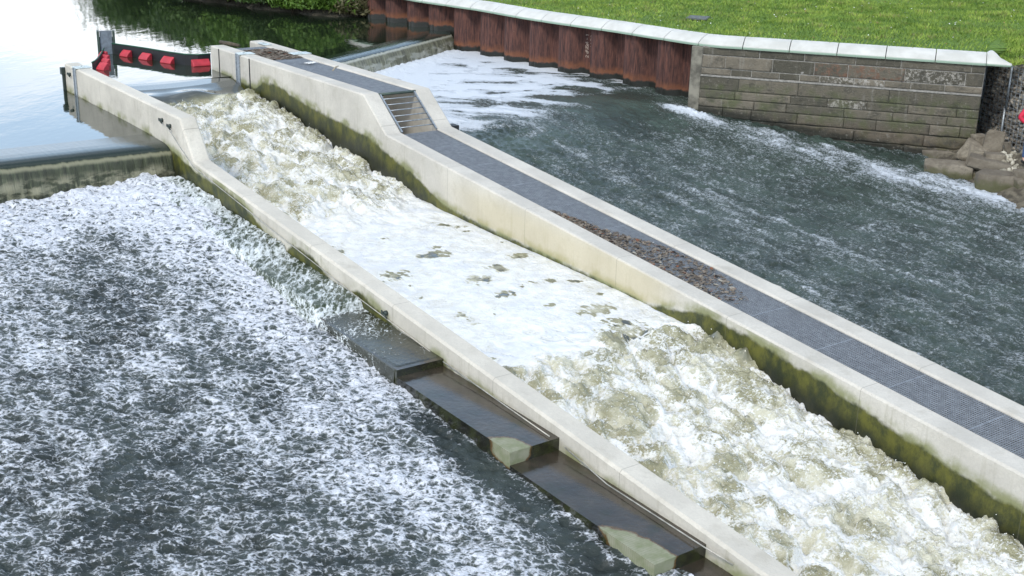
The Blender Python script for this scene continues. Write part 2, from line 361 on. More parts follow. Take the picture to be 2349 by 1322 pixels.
# ------------------------------------------------------------------ water of the slalom channel
def zchan(s):
    return np.interp(s, [-9.2, -8.9, -8.4, -8.0, -7.5, -7.0, -6.2, -5, -3.5, -.8, .5, 2.5, 4.5, 6.4, 7.3, 8.2, 9.45, 10.6, 11.6, 13.5, 14.4, 18],
                     [1.68, 1.675, 1.645, 1.57, 1.44, 1.33, 1.32, 1.15, .90, .60, .47, .42, .36, .31, .27, .19, .0, -.27, -.44, -.80, -.95, -1.5])
def rapid(s): return np.clip(sstep(-7.7, -6.9, s)*(1-sstep(.0, 1.6, s))+sstep(7.72, 8.6, s), 0, 1)
s = np.arange(-9.2, 16.6, .03); t = np.arange(-4.55, -.36, .03); S, T = np.meshgrid(s, t, indexing='ij')
edge = (T+2.45)/2.05; sk = S+.55*(edge**2)+.12*np.sin(T*3.1+1)*sstep(6, 7.6, S)+.75*fbm(S*.9, T*1.3, 3, 303)*sstep(5.5, 7., S)*(1-sstep(9, 10.5, S))+.7*fbm(S*.9, T*1.3, 3, 304)*sstep(-2.6, -1., S)*(1-sstep(1.5, 3, S))-.55*(edge**2)*sstep(3, 5, S)   # the rapid starts further down at the right wall
rp = rapid(sk)
wx = fbm(S*.9, T*.9, 3, 5)*.5; wy = fbm(S*.9, T*.9, 3, 6)*.5
f1, f2 = worley((S+wx)*1.8, (T+wy)*2.0, 3)
dome = np.clip(1-f1*f1*2.2, -.3, 1)
g1, g2 = worley((S+wx)*3.7, (T+wy)*3.7, 9); d2 = np.clip(1-g1*1.5, 0, 1)
turb = np.abs(fbm(S*4+wx*3, T*4, 5, 8, .6))
cr1 = 1-2.6*np.abs(fbm(S*2.1+wx*2.5, T*2.6+wy*2, 2, 201)); cr2 = 1-2.6*np.abs(fbm(S*5.5+wx*3, T*6+wy*3, 3, 202, .55)); crest = .6*np.clip(cr1, -1, 1)+.4*np.clip(cr2, -1, 1)
Z = zchan(sk)+rp*(.115*dome+.085*np.clip(cr1, -1, 1)+.055*np.clip(cr2, -1, 1)+.02*turb-.02)+rp*.03*fbm(S*11, T*11, 2, 121)+rp*.10*fbm(S*1.3, T*1.3, 3, 2)+(1-rp)*sstep(-6, 2, S)*.012*fbm(S*5, T*5, 4, 4)
# smooth standing humps at the sill
for (hs, ht, a, w) in ((-7.75, -3.3, .13, .33), (-7.7, -1.9, .16, .36), (-7.45, -.85, .10, .3)):
    dd = ((S-hs)/.34)**2+((T-ht)/.55)**2; Z += a*np.exp(-dd)-.10*np.exp(-(((S-hs-.42)/.2)**2+((T-ht)/.5)**2))
spl = np.clip(fbm(S*8, T*8, 2, 21)-.2, 0, 1)*rp*.10; Z += spl
dens = .0+rp*(.50+.24*fbm(S*1.1, T*1.4, 3, 12)-.13*dome-.10*(1-sstep(1, 2.6, (S+7.6)*(S<3)+(sk-7.8)*(S>=3))))+(1-rp)*sstep(-3, 1.2, S)*1.1
hole = np.zeros_like(S)
plate_ = sstep(.8, 2, S)*(1-sstep(7.3, 8.0, sk))
hf = fbm(S*1.35, T*1.1, 3, 33); hexp = np.zeros_like(S); hole = sstep(.28, .44, hf+.20*fbm(S*6, T*11, 4, 34, .6))
for hx, hy, a, b in ((1010, 583, 24, 10), (905, 630, 26, 12), (1100, 638, 26, 14), (1157, 668, 18, 7), (1436, 738, 40, 22), (1372, 697, 30, 12), (1405, 722, 18, 8), (1000, 570, 12, 6), (1260, 690, 10, 6), (1190, 586, 22, 10), (1440, 790, 20, 9)):
    hp = stof(at(hx, hy, .38)); dd = ((S-hp[0])/(.20*a/24))**2+((T-hp[1])/(.26*a/24))**2+fbm(S*5, T*9, 4, 44, .6)*2.6
    hexp = np.maximum(hexp, 1-sstep(.45, 1.35, dd))
veil = np.clip(.5+.9*fbm(S*1.9, T*1.5, 5, 35, .6), 0, 1); dens = dens-plate_*(.16+.34*sstep(.55, .95, veil)); dens = dens-plate_*hole*.8-hexp*.72*sstep(.8, 2, S)*(1-sstep(8.3, 8.8, S))
dens = dens+rp*.5*sstep(.3, .8, f1)*.35
dens = np.clip(dens+(rp*(1-sstep(0, .35, np.minimum(T+4.5, -.4-T)))*-.12), -.3, 1.25)
hgt = np.clip((dome-.3)*1.1*rp+turb*2*rp-.2, -1, 1)
V = np.stack([PX+Us[0]*S+Un[0]*T, PY+Us[1]*S+Un[1]*T, Z], -1).reshape(-1, 3)
tag(arr('channel_water', V, gridf(len(s), len(t)), M['w_chan'], None, True, {'dens': dens, 'hgt': np.clip(.55*dome-.9*(crest-.3), -1, 1)*rp}), kind='structure')
CH = (s, t, Z)

# ------------------------------------------------------------------ left river
def zleft(s): return np.interp(s, [-2.1, -1.2, 0, 3, 8, 11, 14, 17], [.93, .92, .86, .58, .20, .03, -.17, -.42])
s = np.arange(-1.92, 15.4, .03); t = np.arange(-13.5, -5.2, .03); S, T = np.meshgrid(s, t, indexing='ij')
foot = 1-sstep(-1.9, .8, S); lip = np.clip(1-(-5.6-T)/(1.7+.12*np.clip(S, 0, 20)), 0, 1)*(1-.75*sstep(7.5, 13.5, S))
wx = fbm(S*1.5, T*1.5, 3, 55); f1, f2 = worley(S*3.1+wx, T*3.1+wx, 4); g1, g2 = worley(S*6.3+wx*2, T*6.3, 6)
lump = (1-f1)*.6+(1-g1)*.4
XL = PX+Us[0]*S+Un[0]*T; YL = PY+Us[1]*S+Un[1]*T; hf4 = .45-1.5*np.abs(fbm(XL*2.6+.4*fbm(XL*2, YL*2, 2, 135), YL*4.2, 4, 132, .55))
Z = zleft(S)+.055*fbm(S*1.2, T*1.2, 3, 31)+.07*lump+.060*hf4+foot*.12*np.abs(fbm(S*3, T*3, 4, 35))+lip*.09*np.abs(fbm(S*3.5, T*3.5, 4, 36))+.16*lip*(1-sstep(1.5, 6, S))+.06*foot*fbm(S*1.5, T*1.5, 2, 37)
dgr = fbm(S*.9+2, T*1.2, 3, 141); far = np.clip((S+1)/10, 0, 1); out = np.clip((-5.6-T)/6, 0, 1)
dens = .44+.13*foot-.27*far+.13*fbm(S*.55, (T+.05*S)*3.0, 4, 143)-.02*out+.19*lip+.17*dgr+.17*fbm(S*.45, T*.8, 3, 41)+.10*fbm(S*1.7, T*1.7, 2, 42)
gully = sstep(7.8, 9.6, S)*np.exp(-((T+5.85+.04*(S-9))/.26)**2); dens -= gully*.38; Z -= gully*.04
dens += .14*sstep(7.5, 9, S)*np.exp(-((T+6.9+.03*(S-9))/.9)**2)
vcal = np.exp(-(((S-3.2)/2.2)**2+((T+7.9+.25*(S-3))/1.0)**2)); dens -= .20*vcal
V = np.stack([PX+Us[0]*S+Un[0]*T, PY+Us[1]*S+Un[1]*T, Z], -1).reshape(-1, 3)
tag(arr('left_river_water', V, gridf(len(s), len(t)), M['w_left'], None, True, {'dens': dens, 'hgt': np.clip((lump*1.4-.8)+1.8*hf4, -1, 1)}), kind='structure')

# ------------------------------------------------------------------ right river
def zright(s): return np.interp(s, [-14, -6, -4, -2.75, 0, 3, 6, 10, 15, 20], [1.14, 1.12, 1.02, .84, .42, .06, -.18, -.52, -.98, -1.4])
A_ = np.arange(0, 1.0001, 1/760.); t = np.arange(1.25, 17.2, .038)
aa, T = np.meshgrid(A_, t, indexing='ij'); s0 = wcrest(np.minimum(T, 10.5))+.12; S = s0+(16-s0)*aa
rip = sstep(-6, -1, S)
Z = zright(S)+.05*rip*fbm(S*.9, T*.9, 3, 61)+.085*rip*fbm(S*2.6, T*3.2, 4, 62)+.035*fbm(S*7, T*8, 3, 63)*rip
up = 1-sstep(.2, 1.4, S-s0); Z += up*.10*np.abs(fbm(S*3, T*3, 4, 64))
br = np.exp(-((S+2.7)/.7)**2)*np.exp(-((T-10.2-.33*(S+2.5))/.28)**2); Z += br*.2*np.abs(fbm(S*5, T*5, 3, 66))+br*.08
dens = .21+.15*fbm(S*3., T*8., 4, 172)+.12*fbm(S*.35, T*1.3, 4, 71)+.14*fbm(S*.9, T*2.4, 3, 72)
basin = 1-sstep(-5.0, -2.6, S+.35*(T-5)+fbm(S*.5, T*.7, 3, 73)*1.6)
XX = PX+Us[0]*S+Un[0]*T; YY = PY+Us[1]*S+Un[1]*T; bh = fbm(XX*.55+.8*fbm(XX*.4,YY*.4,2,75), YY*.85, 6, 74, .62); dens = dens+basin*(.92-.86*sstep(.0, .34, bh+.035*(S+8)+.015*(T-5)))
dens += up*.5+br*1.0
# aerated band off the masonry, dark slick under the piles
line = 10.2+ (S+2.5)*.33; band = np.exp(-((T-line)/.85)**2)*sstep(-2.6, -1., S); dens += band*.24*(.6+1.2*np.clip(fbm(S*.8,T*1.6,3,171)+.3,0,1))
slick = np.exp(-((T-line-1.15)/.55)**2)*sstep(-3.5, -2, S); dens -= slick*.22
slk2 = np.exp(-((S+4.4)/1.6)**2)*np.exp(-((T-8.3)/1.5)**2); dens -= slk2*.5
dens += .30*np.exp(-((T-14-(S-6)*.1)/2.)**2)*sstep(2, 5, S)
for k in range(34):                # long foam streaks drawn out by the current
    a0 = RNG.uniform(-3, 12); b0 = RNG.uniform(2.2, 13); L = RNG.uniform(1.2, 4.5); wdt = RNG.uniform(.05, .13)
    cc = b0+.12*(b0-4)/8*(S-a0)+.05*np.sin(S*2.1+k)+.06*fbm(S*1.3, T*0+k, 2, 80)
    dens += .15*np.exp(-((T-cc)/wdt)**2)*sstep(a0, a0+.6, S)*(1-sstep(a0+L*.6, a0+L, S))
# smooth swelling beside the pier, with a boil
sp = stof(at(1120, 300, .95)); sm = np.exp(-(((S-sp[0]-.3)/1.1)**2+((T-sp[1])/1.3)**2)); dens -= sm*.5; Z += sm*.05
bp = stof(at(1168, 292, .95)); bd = np.sqrt(((S-bp[0])/.55)**2+((T-bp[1])/.75)**2); Z += (.08+.10*fbm(S*5, T*5, 3, 68))*np.exp(-bd**2); dens += .26*np.exp(-((bd-1.15)/.25)**2)+.16*np.exp(-bd**2)
V = np.stack([PX+Us[0]*S+Un[0]*T, PY+Us[1]*S+Un[1]*T, Z], -1).reshape(-1, 3)
tag(arr('right_river_water', V, gridf(len(A_), len(t)), M['w_right'], None, True, {'dens': np.clip(dens, -.3, 1.3), 'hgt': np.clip((Z-zright(S))*12, -1, 1)*rip}), kind='structure')

# ------------------------------------------------------------------ weirs: concrete body (thing) and falling water
def nappe(name, prof, tr, skew, mat, seed, rough):
    pr = np.array(prof); d = np.concatenate([[0], np.cumsum(np.hypot(*np.diff(pr, axis=0).T))]); n = 46
    q = np.linspace(0, d[-1], n); ps = np.interp(q, d, pr[:, 0]); pz = np.interp(q, d, pr[:, 1])
    fall = np.clip((POOL-pz)/(POOL-pr[-1, 1]), 0, 1)
    t = np.arange(tr[0], tr[1], .035); PSs, T = np.meshgrid(ps, t, indexing='ij'); PZ, _ = np.meshgrid(pz, t, indexing='ij'); FL, _ = np.meshgrid(fall, t, indexing='ij')
    k = sstep(.15, .6, FL); Q = PSs+skew(T)+k*(.05*fbm(T*5, PZ*.8, 3, seed)+.06*fbm(T*3, PZ*4, 3, seed+2))*rough
    V = np.stack([PX+Us[0]*Q+Un[0]*T, PY+Us[1]*Q+Un[1]*T, PZ+k*.02*fbm(T*3, PZ*3, 2, seed+5)], -1).reshape(-1, 3)
    qq, _ = np.meshgrid(q, t, indexing='ij')
    return tag(arr(name, V, gridf(n, len(t)), mat, None, True, {'fall': FL}, uv=np.stack([T, qq], -1).reshape(-1, 2)), kind='structure')
profL = [(-3.3, 1.68), (-2.7, 1.679), (-2.45, 1.672), (-2.3, 1.66), (-2.18, 1.635), (-2.09, 1.60), (-2.01, 1.545), (-1.95, 1.46), (-1.91, 1.3), (-1.88, 1.15), (-1.85, .98), (-1.83, .80)]
nappe('left_waterfall', profL, (-13.5, -4.8), lambda T: 0*T, M['w_nappe'], 3, 1)
profR = [(-.95, 1.68), (-.6, 1.677), (-.4, 1.665), (-.25, 1.645), (-.13, 1.61), (-.04, 1.56), (.03, 1.50), (.09, 1.42), (.15, 1.3), (.2, 1.18), (.24, 1.0)]
nappe('right_waterfall', profR, (1.28, 10.1), wcrest, M['w_nappe2'], 23, .5)
def weir(label, stn, z1, base):
    e = empty('weir', (*base[:2], .5), label, 'weir'); b = MB()
    b.hexa([(*stn[i][:2], -1.0) for i in range(4)]+[(*stn[i][:2], z1) for i in range(4)]); b.build('sill', M['conc'], e, attrs={'alg': [-1.]*8}); return e
weir('low concrete weir under the falling water left of the pale walls', [ST(-2.5, -13.5), ST(-2.0, -13.5), ST(-2.0, -4.83), ST(-2.5, -4.83)], 1.45, ST(-2.2, -9))
weir('oblique concrete weir between the central pier and the rusty sheet piles', [ST(wcrest(1.3)-.4, 1.33), ST(wcrest(1.3), 1.33), ST(wcrest(9.6), 9.6), ST(wcrest(9.6)-.4, 9.6)], 1.45, ST(-11, 5))

# ------------------------------------------------------------------ channel walls
def build_wall(parent, name, t0, t1, s0, s1, zbot, mat, algL, algR, bend, ch=.03, lev=14, kink=None):
    """t0 left face, t1 right face"""
    st = sorted(set(np.round(np.concatenate([np.arange(s0, s1, .12), [s0, s1]+list(kink or (-2.05, -1.12))]), 4))); st = [x for x in st if s0-1e-6 <= x <= s1+1e-6]
    V = []; al = []; uv = []; ring = None
    for s_ in st:
        zt = ztop(s_) if not kink else float(np.interp(s_, [-30, kink[0], kink[1], 30], [2.32, 2.32, 1.5+GR*kink[1], 1.5+GR*30])); b = bend(s_); r = []
        for k in range(lev+1):
            z = zbot+(zt-ch-zbot)*k/lev; r.append((t0, z, z-algL(s_)))
        r.append((t0+ch, zt, 1.)); r.append((t1-ch, zt, 1.))
        for k in range(lev, -1, -1):
            z = zbot+(zt-ch-zbot)*k/lev; r.append((t1, z, z-algR(s_)))
        for (tt, z, a) in r: V.append(ST(s_, tt+b, z)); al.append(a); uv.append((s_, z))
        ring = len(r)
    Fc = [tuple(x) for x in gridf(len(st), ring)[:, ::-1].tolist()]
    Fc.append(tuple(range(ring))); Fc.append(tuple(range((len(st)-1)*ring, len(st)*ring))[::-1])
    return arr(name, V, Fc, mat, parent, False, {'alg': al}, uv)
ip = lambda xs, ys: (lambda s_: float(np.interp(s_, xs, ys)))
bendP = lambda s_: .0145*max(0, -s_-2); bendL = lambda s_: .030*max(0, -s_-1.5)
algP = ip([-10, -7.6, -7.2, -6.2, -4.8, -1.93, .21, 1.2, 2.5, 6, 7.3, 7.9, 8.6, 9.4, 11.1, 12.66, 14.3, 17], [1.62, 1.62, 1.86, 1.84, 1.64, 1.42, .92, .56, .47, .36, .28, .40, .52, .46, .22, -.10, -.37, -.7])
algLo = ip([-9, -2.7, -2.2, -1.4, -.7, .2, 1.2, 2.3, 2.9, 3.3, 4.0, 4.9, 5.5, 6.3, 7.0, 8, 10, 13], [1.66, 1.66, 1.62, 1.50, 1.40, 1.36, 1.28, .92, .72, 1.0, .94, .62, .80, .62, .48, .40, .2, -.1])
algLi = ip([-9, -7.5, 0, 7, 16], [1.66, 1.6, .8, .45, -.8])
algR_ = ip([-10, 16], [.9, -.8])
LW = empty('channel_wall', ST(3, -4.65, 0), 'long pale concrete wall with a sloping top between the steps and the rapids', 'wall')
build_wall(LW, 'wall_body', -4.83, -4.48, -9.2, 16.5, -1.6, M['conc_warm'], algLo, algLi, bendL, .035, kink=(-1.46, -.86))
PR = empty('walkway_pier', ST(3, .45, 0), 'narrow concrete pier with two parallel walls carrying a steel grating walkway', 'pier')
build_wall(PR, 'side_wall', -.403, 0.0, -10.5, 16.5, -1.8, M['conc'], algP, lambda s_: -9, bendP, .03)
build_wall(PR, 'side_wall', .92, 1.323, -10.9, 16.5, -1.8, M['conc'], lambda s_: -9, algR_, bendP, .03)
b = MB(); b.hexa([ST(-10.2, .12, -.5), ST(-9.9, .12, -.5), ST(-9.9, 1.02, -.5), ST(-10.2, 1.02, -.5), ST(-10.2, .12, 2.0), ST(-9.9, .12, 2.0), ST(-9.9, 1.02, 2.0), ST(-10.2, 1.02, 2.0)])
b.build('end_wall', M['conc'], PR, attrs={'alg': [.3]*8})
b = MB(); b.hexa([ST(-9.9, .0, .6), ST(16.4, .0, -2.2), ST(16.4, .92, -2.2), ST(-9.9, 1.0, .6), ST(-9.9, .0, .9), ST(16.4, .0, -1.4), ST(16.4, .92, -1.4), ST(-9.9, 1.0, .9)])
b.build('duct_floor', M['void'], PR)
# grating panels
def panel(s0, s1, zf, bend):
    b = MB(); L = s1-s0; t0, t1 = .012+bend, .908+bend; step = .037
    n = int(L/step); 
    for k in range(n+1):
        a = s0+.006+(L-.012)*k/n; w = .007 if 0 < k < n else .012
        z = zf(a); b.hexa([ST(a-w/2, t0, z-.028), ST(a+w/2, t0, z-.028), ST(a+w/2, t1, z-.028), ST(a-w/2, t1, z-.028), ST(a-w/2, t0, z), ST(a+w/2, t0, z), ST(a+w/2, t1, z), ST(a-w/2, t1, z)])
    m_ = 17
    for k in range(m_+1):
        tt = t0+.004+(t1-t0-.008)*k/m_; w = .006
        za, zb = zf(s0)-.002, zf(s1)-.002
        b.hexa([ST(s0, tt-w/2, za-.024), ST(s1, tt-w/2, zb-.024), ST(s1, tt+w/2, zb-.024), ST(s0, tt+w/2, za-.024), ST(s0, tt-w/2, za), ST(s1, tt-w/2, zb), ST(s1, tt+w/2, zb), ST(s0, tt+w/2, za)])
    b.build('grating_panel', M['grate'], PR)
DL = 1.314
for k in range(-1, 13):
    a = max(k*DL, -1.08); panel(a+.003, (k+1)*DL-.003, lambda x: 1.5+GR*x-.035, 0)
for k in range(6):
    a = -2.06-DL*(k+1); panel(a+.003, a+DL-.003, lambda x: 2.285, bendP(a+DL/2))
# grille on the ramp
gr = empty('entry_grille', ST(-1.6, .46, 1.95)); gr.parent = PR; gr.location = gr.location-PR.location
def rp_(f, tt, off=0): return Vector(ST(-2.05+.93*f+off*.6, tt, 2.28+(1.60-2.28)*f+off*.7))
b = MB()
for tt in (.02, .90): b.bar(rp_(0, tt), rp_(1, tt), .035, .05)
b.build('side_rail', M['galv'], gr)
for k in range(6):
    b = MB(); f = .13+k*.15; b.tube([rp_(f, .03), rp_(f, .89)], .0125, 6); b.build('bar', M['galv'], gr, True)
b = MB(); b.tube([Vector(ST(-2.05, -.02, 2.28)), Vector(ST(-2.05, .94, 2.28))], .032, 8); b.build('header_bar', M['green_steel'], gr, True)
# slot guides and cover plates
def slot(parent, s_, tf, sgn, bend, zb=1.0, w=.2, plate=True):
    b = MB(); zt = ztop(s_)
    b.stbox(s_-w/2, s_+w/2, tf+bend-(.012 if sgn < 0 else -.0), tf+bend+(.0 if sgn < 0 else .012), zb, zt+.004)
    for e in (-1, 1): b.stbox(s_+e*w/2-.014, s_+e*w/2+.014, tf+bend+(-.03 if sgn < 0 else 0), tf+bend+(0 if sgn < 0 else .03), zb, zt+.006)
    b.build('guide_channel', M['galv'], parent)
def coverplate(parent, s_, ta, tb, w=.28):
    b = MB(); z = ztop(s_); b.stbox(s_-w/2, s_+w/2, ta, tb, z+.004, z+.02)
    for e in (-1, 1): b.stbox(s_+e*.07-.02, s_+e*.07+.02, (ta+tb)/2-.02, (ta+tb)/2+.02, z+.02, z+.045)
    b.build('cover_plate', M['plate'], parent, bevel=.003)
slot(PR, -8.7, -.403, -1, bendP(-8.7)); coverplate(PR, -8.7, -.42+bendP(-8.7), .01+bendP(-8.7), .34)
for a in (-9.95, -8.0):
    b = MB(); b.stbox(a-.025, a+.025, -.412+bendP(a), -.40+bendP(a), 1.0, 2.30); b.build('expansion_joint', M['black'], PR)
coverplate(PR, -10.1, .9+bendP(-10), 1.1+bendP(-10), .5); coverplate(PR, -8.1, .82+bendP(-8), 1.34+bendP(-8), .34)
slot(LW, -8.35, -4.83, -1, bendL(-8.35), 1.2, .16); coverplate(LW, -8.35, -4.85+bendL(-8.35), -4.46+bendL(-8.35), .34)
b = MB(); bb = bendL(-9.2); b.stbox(-9.27, -9.2, -4.9+bb, -4.80+bb, 1.2, 2.2); b.stbox(-9.3, -9.17, -4.93+bb, -4.78+bb, 2.05, 2.22); b.build('end_fender', M['dark_steel'], LW, bevel=.01)
# mooring cleats on the outer face of the left wall
def cleat(s_, z):
    tf = -4.83+bendL(s_)
    e = empty('mooring_cleat', ST(s_, tf, z)); e.parent = LW; e.location = e.location-LW.location
    b = MB(); b.tube([ST(s_, tf, z), ST(s_, tf-.05, z)], .04, 10); b.tube([ST(s_-.07, tf-.05, z+.03), ST(s_-.03, tf-.07, z), ST(s_+.03, tf-.07, z-.01), ST(s_+.08, tf-.05, z-.05)], .014, 6)
    b.build('hook', M['dark_steel'], e, True)
cleat(-8.75, 2.12); cleat(-1.95, 2.08); cleat(-2.4, 2.12); cleat(6.35, .70); 
# wire rope along the wall
def rope(pts_): 
    b = MB(); b.tube([ST(*p) for p in pts_], .008, 6); return b
b = rope([(-1.9, -4.88, 2.02), (-1.3, -4.89, 1.75), (-.75, -4.88, 1.50), (-.2, -4.87, 1.43), (1.8, -4.865, 1.17), (3.2, -4.86, .99), (5.5, -4.86, .71), (7.6, -4.86, .50)])
tag(b.build('steel_cable', M['wire'], None, True), 'thin upper steel cable slung along the pale channel wall above the foaming steps', 'cable', 'steel cables on the channel wall')
b = rope([(7.95, -4.87, .47), (9.2, -4.90, .40), (10.5, -4.95, .352)])
tag(b.build('steel_cable', M['wire'], None, True), 'thin steel cable lying at the wall foot along the wet dark middle step', 'cable', 'steel cables on the channel wall')
b = rope([(10.7, -4.86, .26), (11.6, -4.93, .16), (13.25, -4.95, .13), (13.6, -4.86, .06)])
tag(b.build('steel_cable', M['wire'], None, True), 'thin steel cable at the wall foot along the lowest wet step', 'cable', 'steel cables on the channel wall')

# ------------------------------------------------------------------ stepped slabs along the left wall
q = NT('wet_slab')
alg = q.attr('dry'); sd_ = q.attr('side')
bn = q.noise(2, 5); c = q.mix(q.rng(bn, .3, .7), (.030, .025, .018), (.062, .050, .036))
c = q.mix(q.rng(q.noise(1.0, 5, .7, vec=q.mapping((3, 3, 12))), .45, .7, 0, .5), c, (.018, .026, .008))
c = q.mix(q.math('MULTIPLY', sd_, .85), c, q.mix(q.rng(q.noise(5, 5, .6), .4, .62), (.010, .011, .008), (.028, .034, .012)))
dn = q.math('ADD', alg, q.math('MULTIPLY', q.math('SUBTRACT', q.noise(7, 4), .5), .5))
dryc = q.mix(q.rng(q.noise(6, 5, .6), .35, .7), (.27, .27, .19), (.17, .19, .095))
# brushed grooves across the slab
gv = q.n('ShaderNodeTexWave'); gv.wave_type = 'BANDS'; gv.bands_direction = 'X'; q.l(q.mapping((1, 1, 1), (0, 0, radians(90)-TH)), gv.inputs[0]); gv.inputs['Scale'].default_value = 9; gv.inputs['Distortion'].default_value = .6
dryc = q.mix(q.rng(gv.outputs[1], .6, .9, 0, .35), dryc, (.16, .18, .09))
dm = q.rng(dn, .42, .56)
rim = q.math('MULTIPLY', q.rng(dn, .36, .44), q.rng(dn, .54, .47)); c = q.mix(dm, c, dryc); c = q.mix(q.math('MULTIPLY', rim, .6), c, (.16, .09, .03))
ht = q.math('ADD', q.math('MULTIPLY', q.noise(14, 4, .6), 1.), q.math('MULTIPLY', q.math('MULTIPLY', gv.outputs[1], dm), .2))
q.set(c, q.rng(dm, 0, 1, .10, .8), 0, q.bump(ht, .22, .012), ior=1.65); M['slab'] = q.m
SL = [(-1.6, .3, .96, .06), (.3, 2.93, .84, .08), (2.93, 5.53, .67, .08), (5.53, 7.9, .485, .075), (7.9, 10.55, .325, .055), (10.55, 13.17, .085, .065), (13.17, 15.9, -.15, .07)]
names = ['uppermost submerged concrete step, buried in white water beside the weir', 'submerged concrete step under lumpy green water, second below the weir', 'green flooded concrete step streaked with foam, third below the weir',
         'half wet concrete step with green film and scattered foam flecks, middle of the row', 'dark wet concrete step mirroring the sky, with a small pale green dry corner', 'dark wet concrete step near the bottom with a large pale grooved dry corner', 'lowest dark wet concrete step at the foot of the photo']
def slabsheet(s0, s1, t0, t1, zf, ds=.05):
    s = np.arange(s0, s1+1e-6, (s1-s0)/max(2, round((s1-s0)/ds))); t = np.linspace(t0, t1, max(2, round((t1-t0)/ds))+1)
    S, T = np.meshgrid(s, t, indexing='ij'); return S, T
for i, (a, b_, z, rise) in enumerate(SL):
    S, T = slabsheet(a, b_, -5.6, -4.8, None, .05); ns, nt = S.shape
    def dryf(S, T, side):
        if i == 4: return np.clip(1.15-((b_-S)/.55)**2-((T+5.62)/.42)**2, 0, 1) if side else np.clip(1.1-((b_-S)/.52)**2, 0, 1)
        if i == 5: return np.clip(1.2-((b_-S)/1.05)**2-((T+5.62)/.40)**2, 0, 1) if side else np.clip(1.2-((b_-S)/1.0)**2, 0, 1)
        return S*0
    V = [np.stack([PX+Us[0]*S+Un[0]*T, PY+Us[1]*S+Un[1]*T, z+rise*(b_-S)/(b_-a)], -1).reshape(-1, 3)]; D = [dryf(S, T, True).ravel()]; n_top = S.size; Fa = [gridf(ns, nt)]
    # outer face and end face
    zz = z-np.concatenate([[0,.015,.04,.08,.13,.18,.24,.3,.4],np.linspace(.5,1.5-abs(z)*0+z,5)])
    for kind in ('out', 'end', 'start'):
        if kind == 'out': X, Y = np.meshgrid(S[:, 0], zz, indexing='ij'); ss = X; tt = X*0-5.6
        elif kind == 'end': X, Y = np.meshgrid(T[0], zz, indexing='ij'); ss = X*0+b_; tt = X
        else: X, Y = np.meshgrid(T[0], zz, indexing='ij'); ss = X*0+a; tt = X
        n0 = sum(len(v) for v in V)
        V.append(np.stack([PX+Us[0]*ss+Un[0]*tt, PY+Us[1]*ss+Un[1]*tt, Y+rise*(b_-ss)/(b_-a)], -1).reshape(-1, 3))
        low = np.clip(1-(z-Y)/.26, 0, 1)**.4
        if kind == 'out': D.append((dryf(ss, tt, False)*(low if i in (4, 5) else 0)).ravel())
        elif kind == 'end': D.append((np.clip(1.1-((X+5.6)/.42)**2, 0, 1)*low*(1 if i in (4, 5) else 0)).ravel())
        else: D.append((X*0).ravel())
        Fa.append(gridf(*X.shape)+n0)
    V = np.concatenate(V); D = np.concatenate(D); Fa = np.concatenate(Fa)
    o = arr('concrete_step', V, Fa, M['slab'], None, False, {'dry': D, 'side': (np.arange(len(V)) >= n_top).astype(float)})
    # origin at the base
    c0 = Vector(ST((a+b_)/2, -5.2, z-.5)); o.data.transform(Matrix.Translation(-c0)); o.location = c0
    tag(o, names[i], 'concrete step', 'stepped concrete slabs along the channel wall')
# water running over the upper steps
for i, (a, b_, z, rise) in enumerate(SL[:4]):
    deep = (.11, .065, .035, .010)[i]
    s = np.arange(a-.02, b_+.16, .025); tq = np.concatenate([np.arange(-4.84, -5.6, -.025), -5.6-np.linspace(0, 1, 14)**1.0*(.20 if i < 3 else .03)]); S, T = np.meshgrid(s, tq, indexing='ij')
    Z = z+deep+deep*.9*np.abs(fbm(S*3, T*3, 4, 90+i))+deep*.3*fbm(S*9, T*9, 3, 95+i)
    if i == 3: Z = z+.008+.004*fbm(S*9, T*14, 3, 95)
    Z = Z+rise*np.clip((b_-S)/(b_-a), 0, 1)
    over = np.clip((-5.6-T)/(.20 if i < 3 else .03), 0, 1); Z = Z-over**(1.5 if i < 3 else 1.1)*(.75 if i < 3 else .5)
    e2 = np.clip((S-b_)/.16, 0, 1); Z = Z-e2**1.5*(.20 if i < 3 else .0)
    keep = None
    dens = (.52, .44, .36, .24-.10*sstep(6.2, 7.6, S) if i == 3 else 0)[i]+.22*fbm(S*2, T*2, 3, 99)+over*.22+sstep(.1, .4, e2)*.12+sstep(.75,1.,e2)*.3+(.35*np.exp(-((S-a)/.16)**2))-(i == 3)*.12*sstep(a+.6, b_, S)
    if i == 3: Z = Z-.016*sstep(b_-.12, b_-.03, S)-.012*sstep(-5.52, -5.6, T)*(T > -5.61)
    if i == 3: sel = S[:, 0] < b_-.05; S, T, Z, dens, over = S[sel], T[sel], Z[sel], dens[sel], over[sel]
    V = np.stack([PX+Us[0]*S+Un[0]*T, PY+Us[1]*S+Un[1]*T, Z], -1).reshape(-1, 3)
    tag(arr('step_water', V, gridf(*S.shape), M['w_step'] if i < 3 else M['w_film'], None, True, {'dens': dens, 'hgt': S*0}), kind='structure')
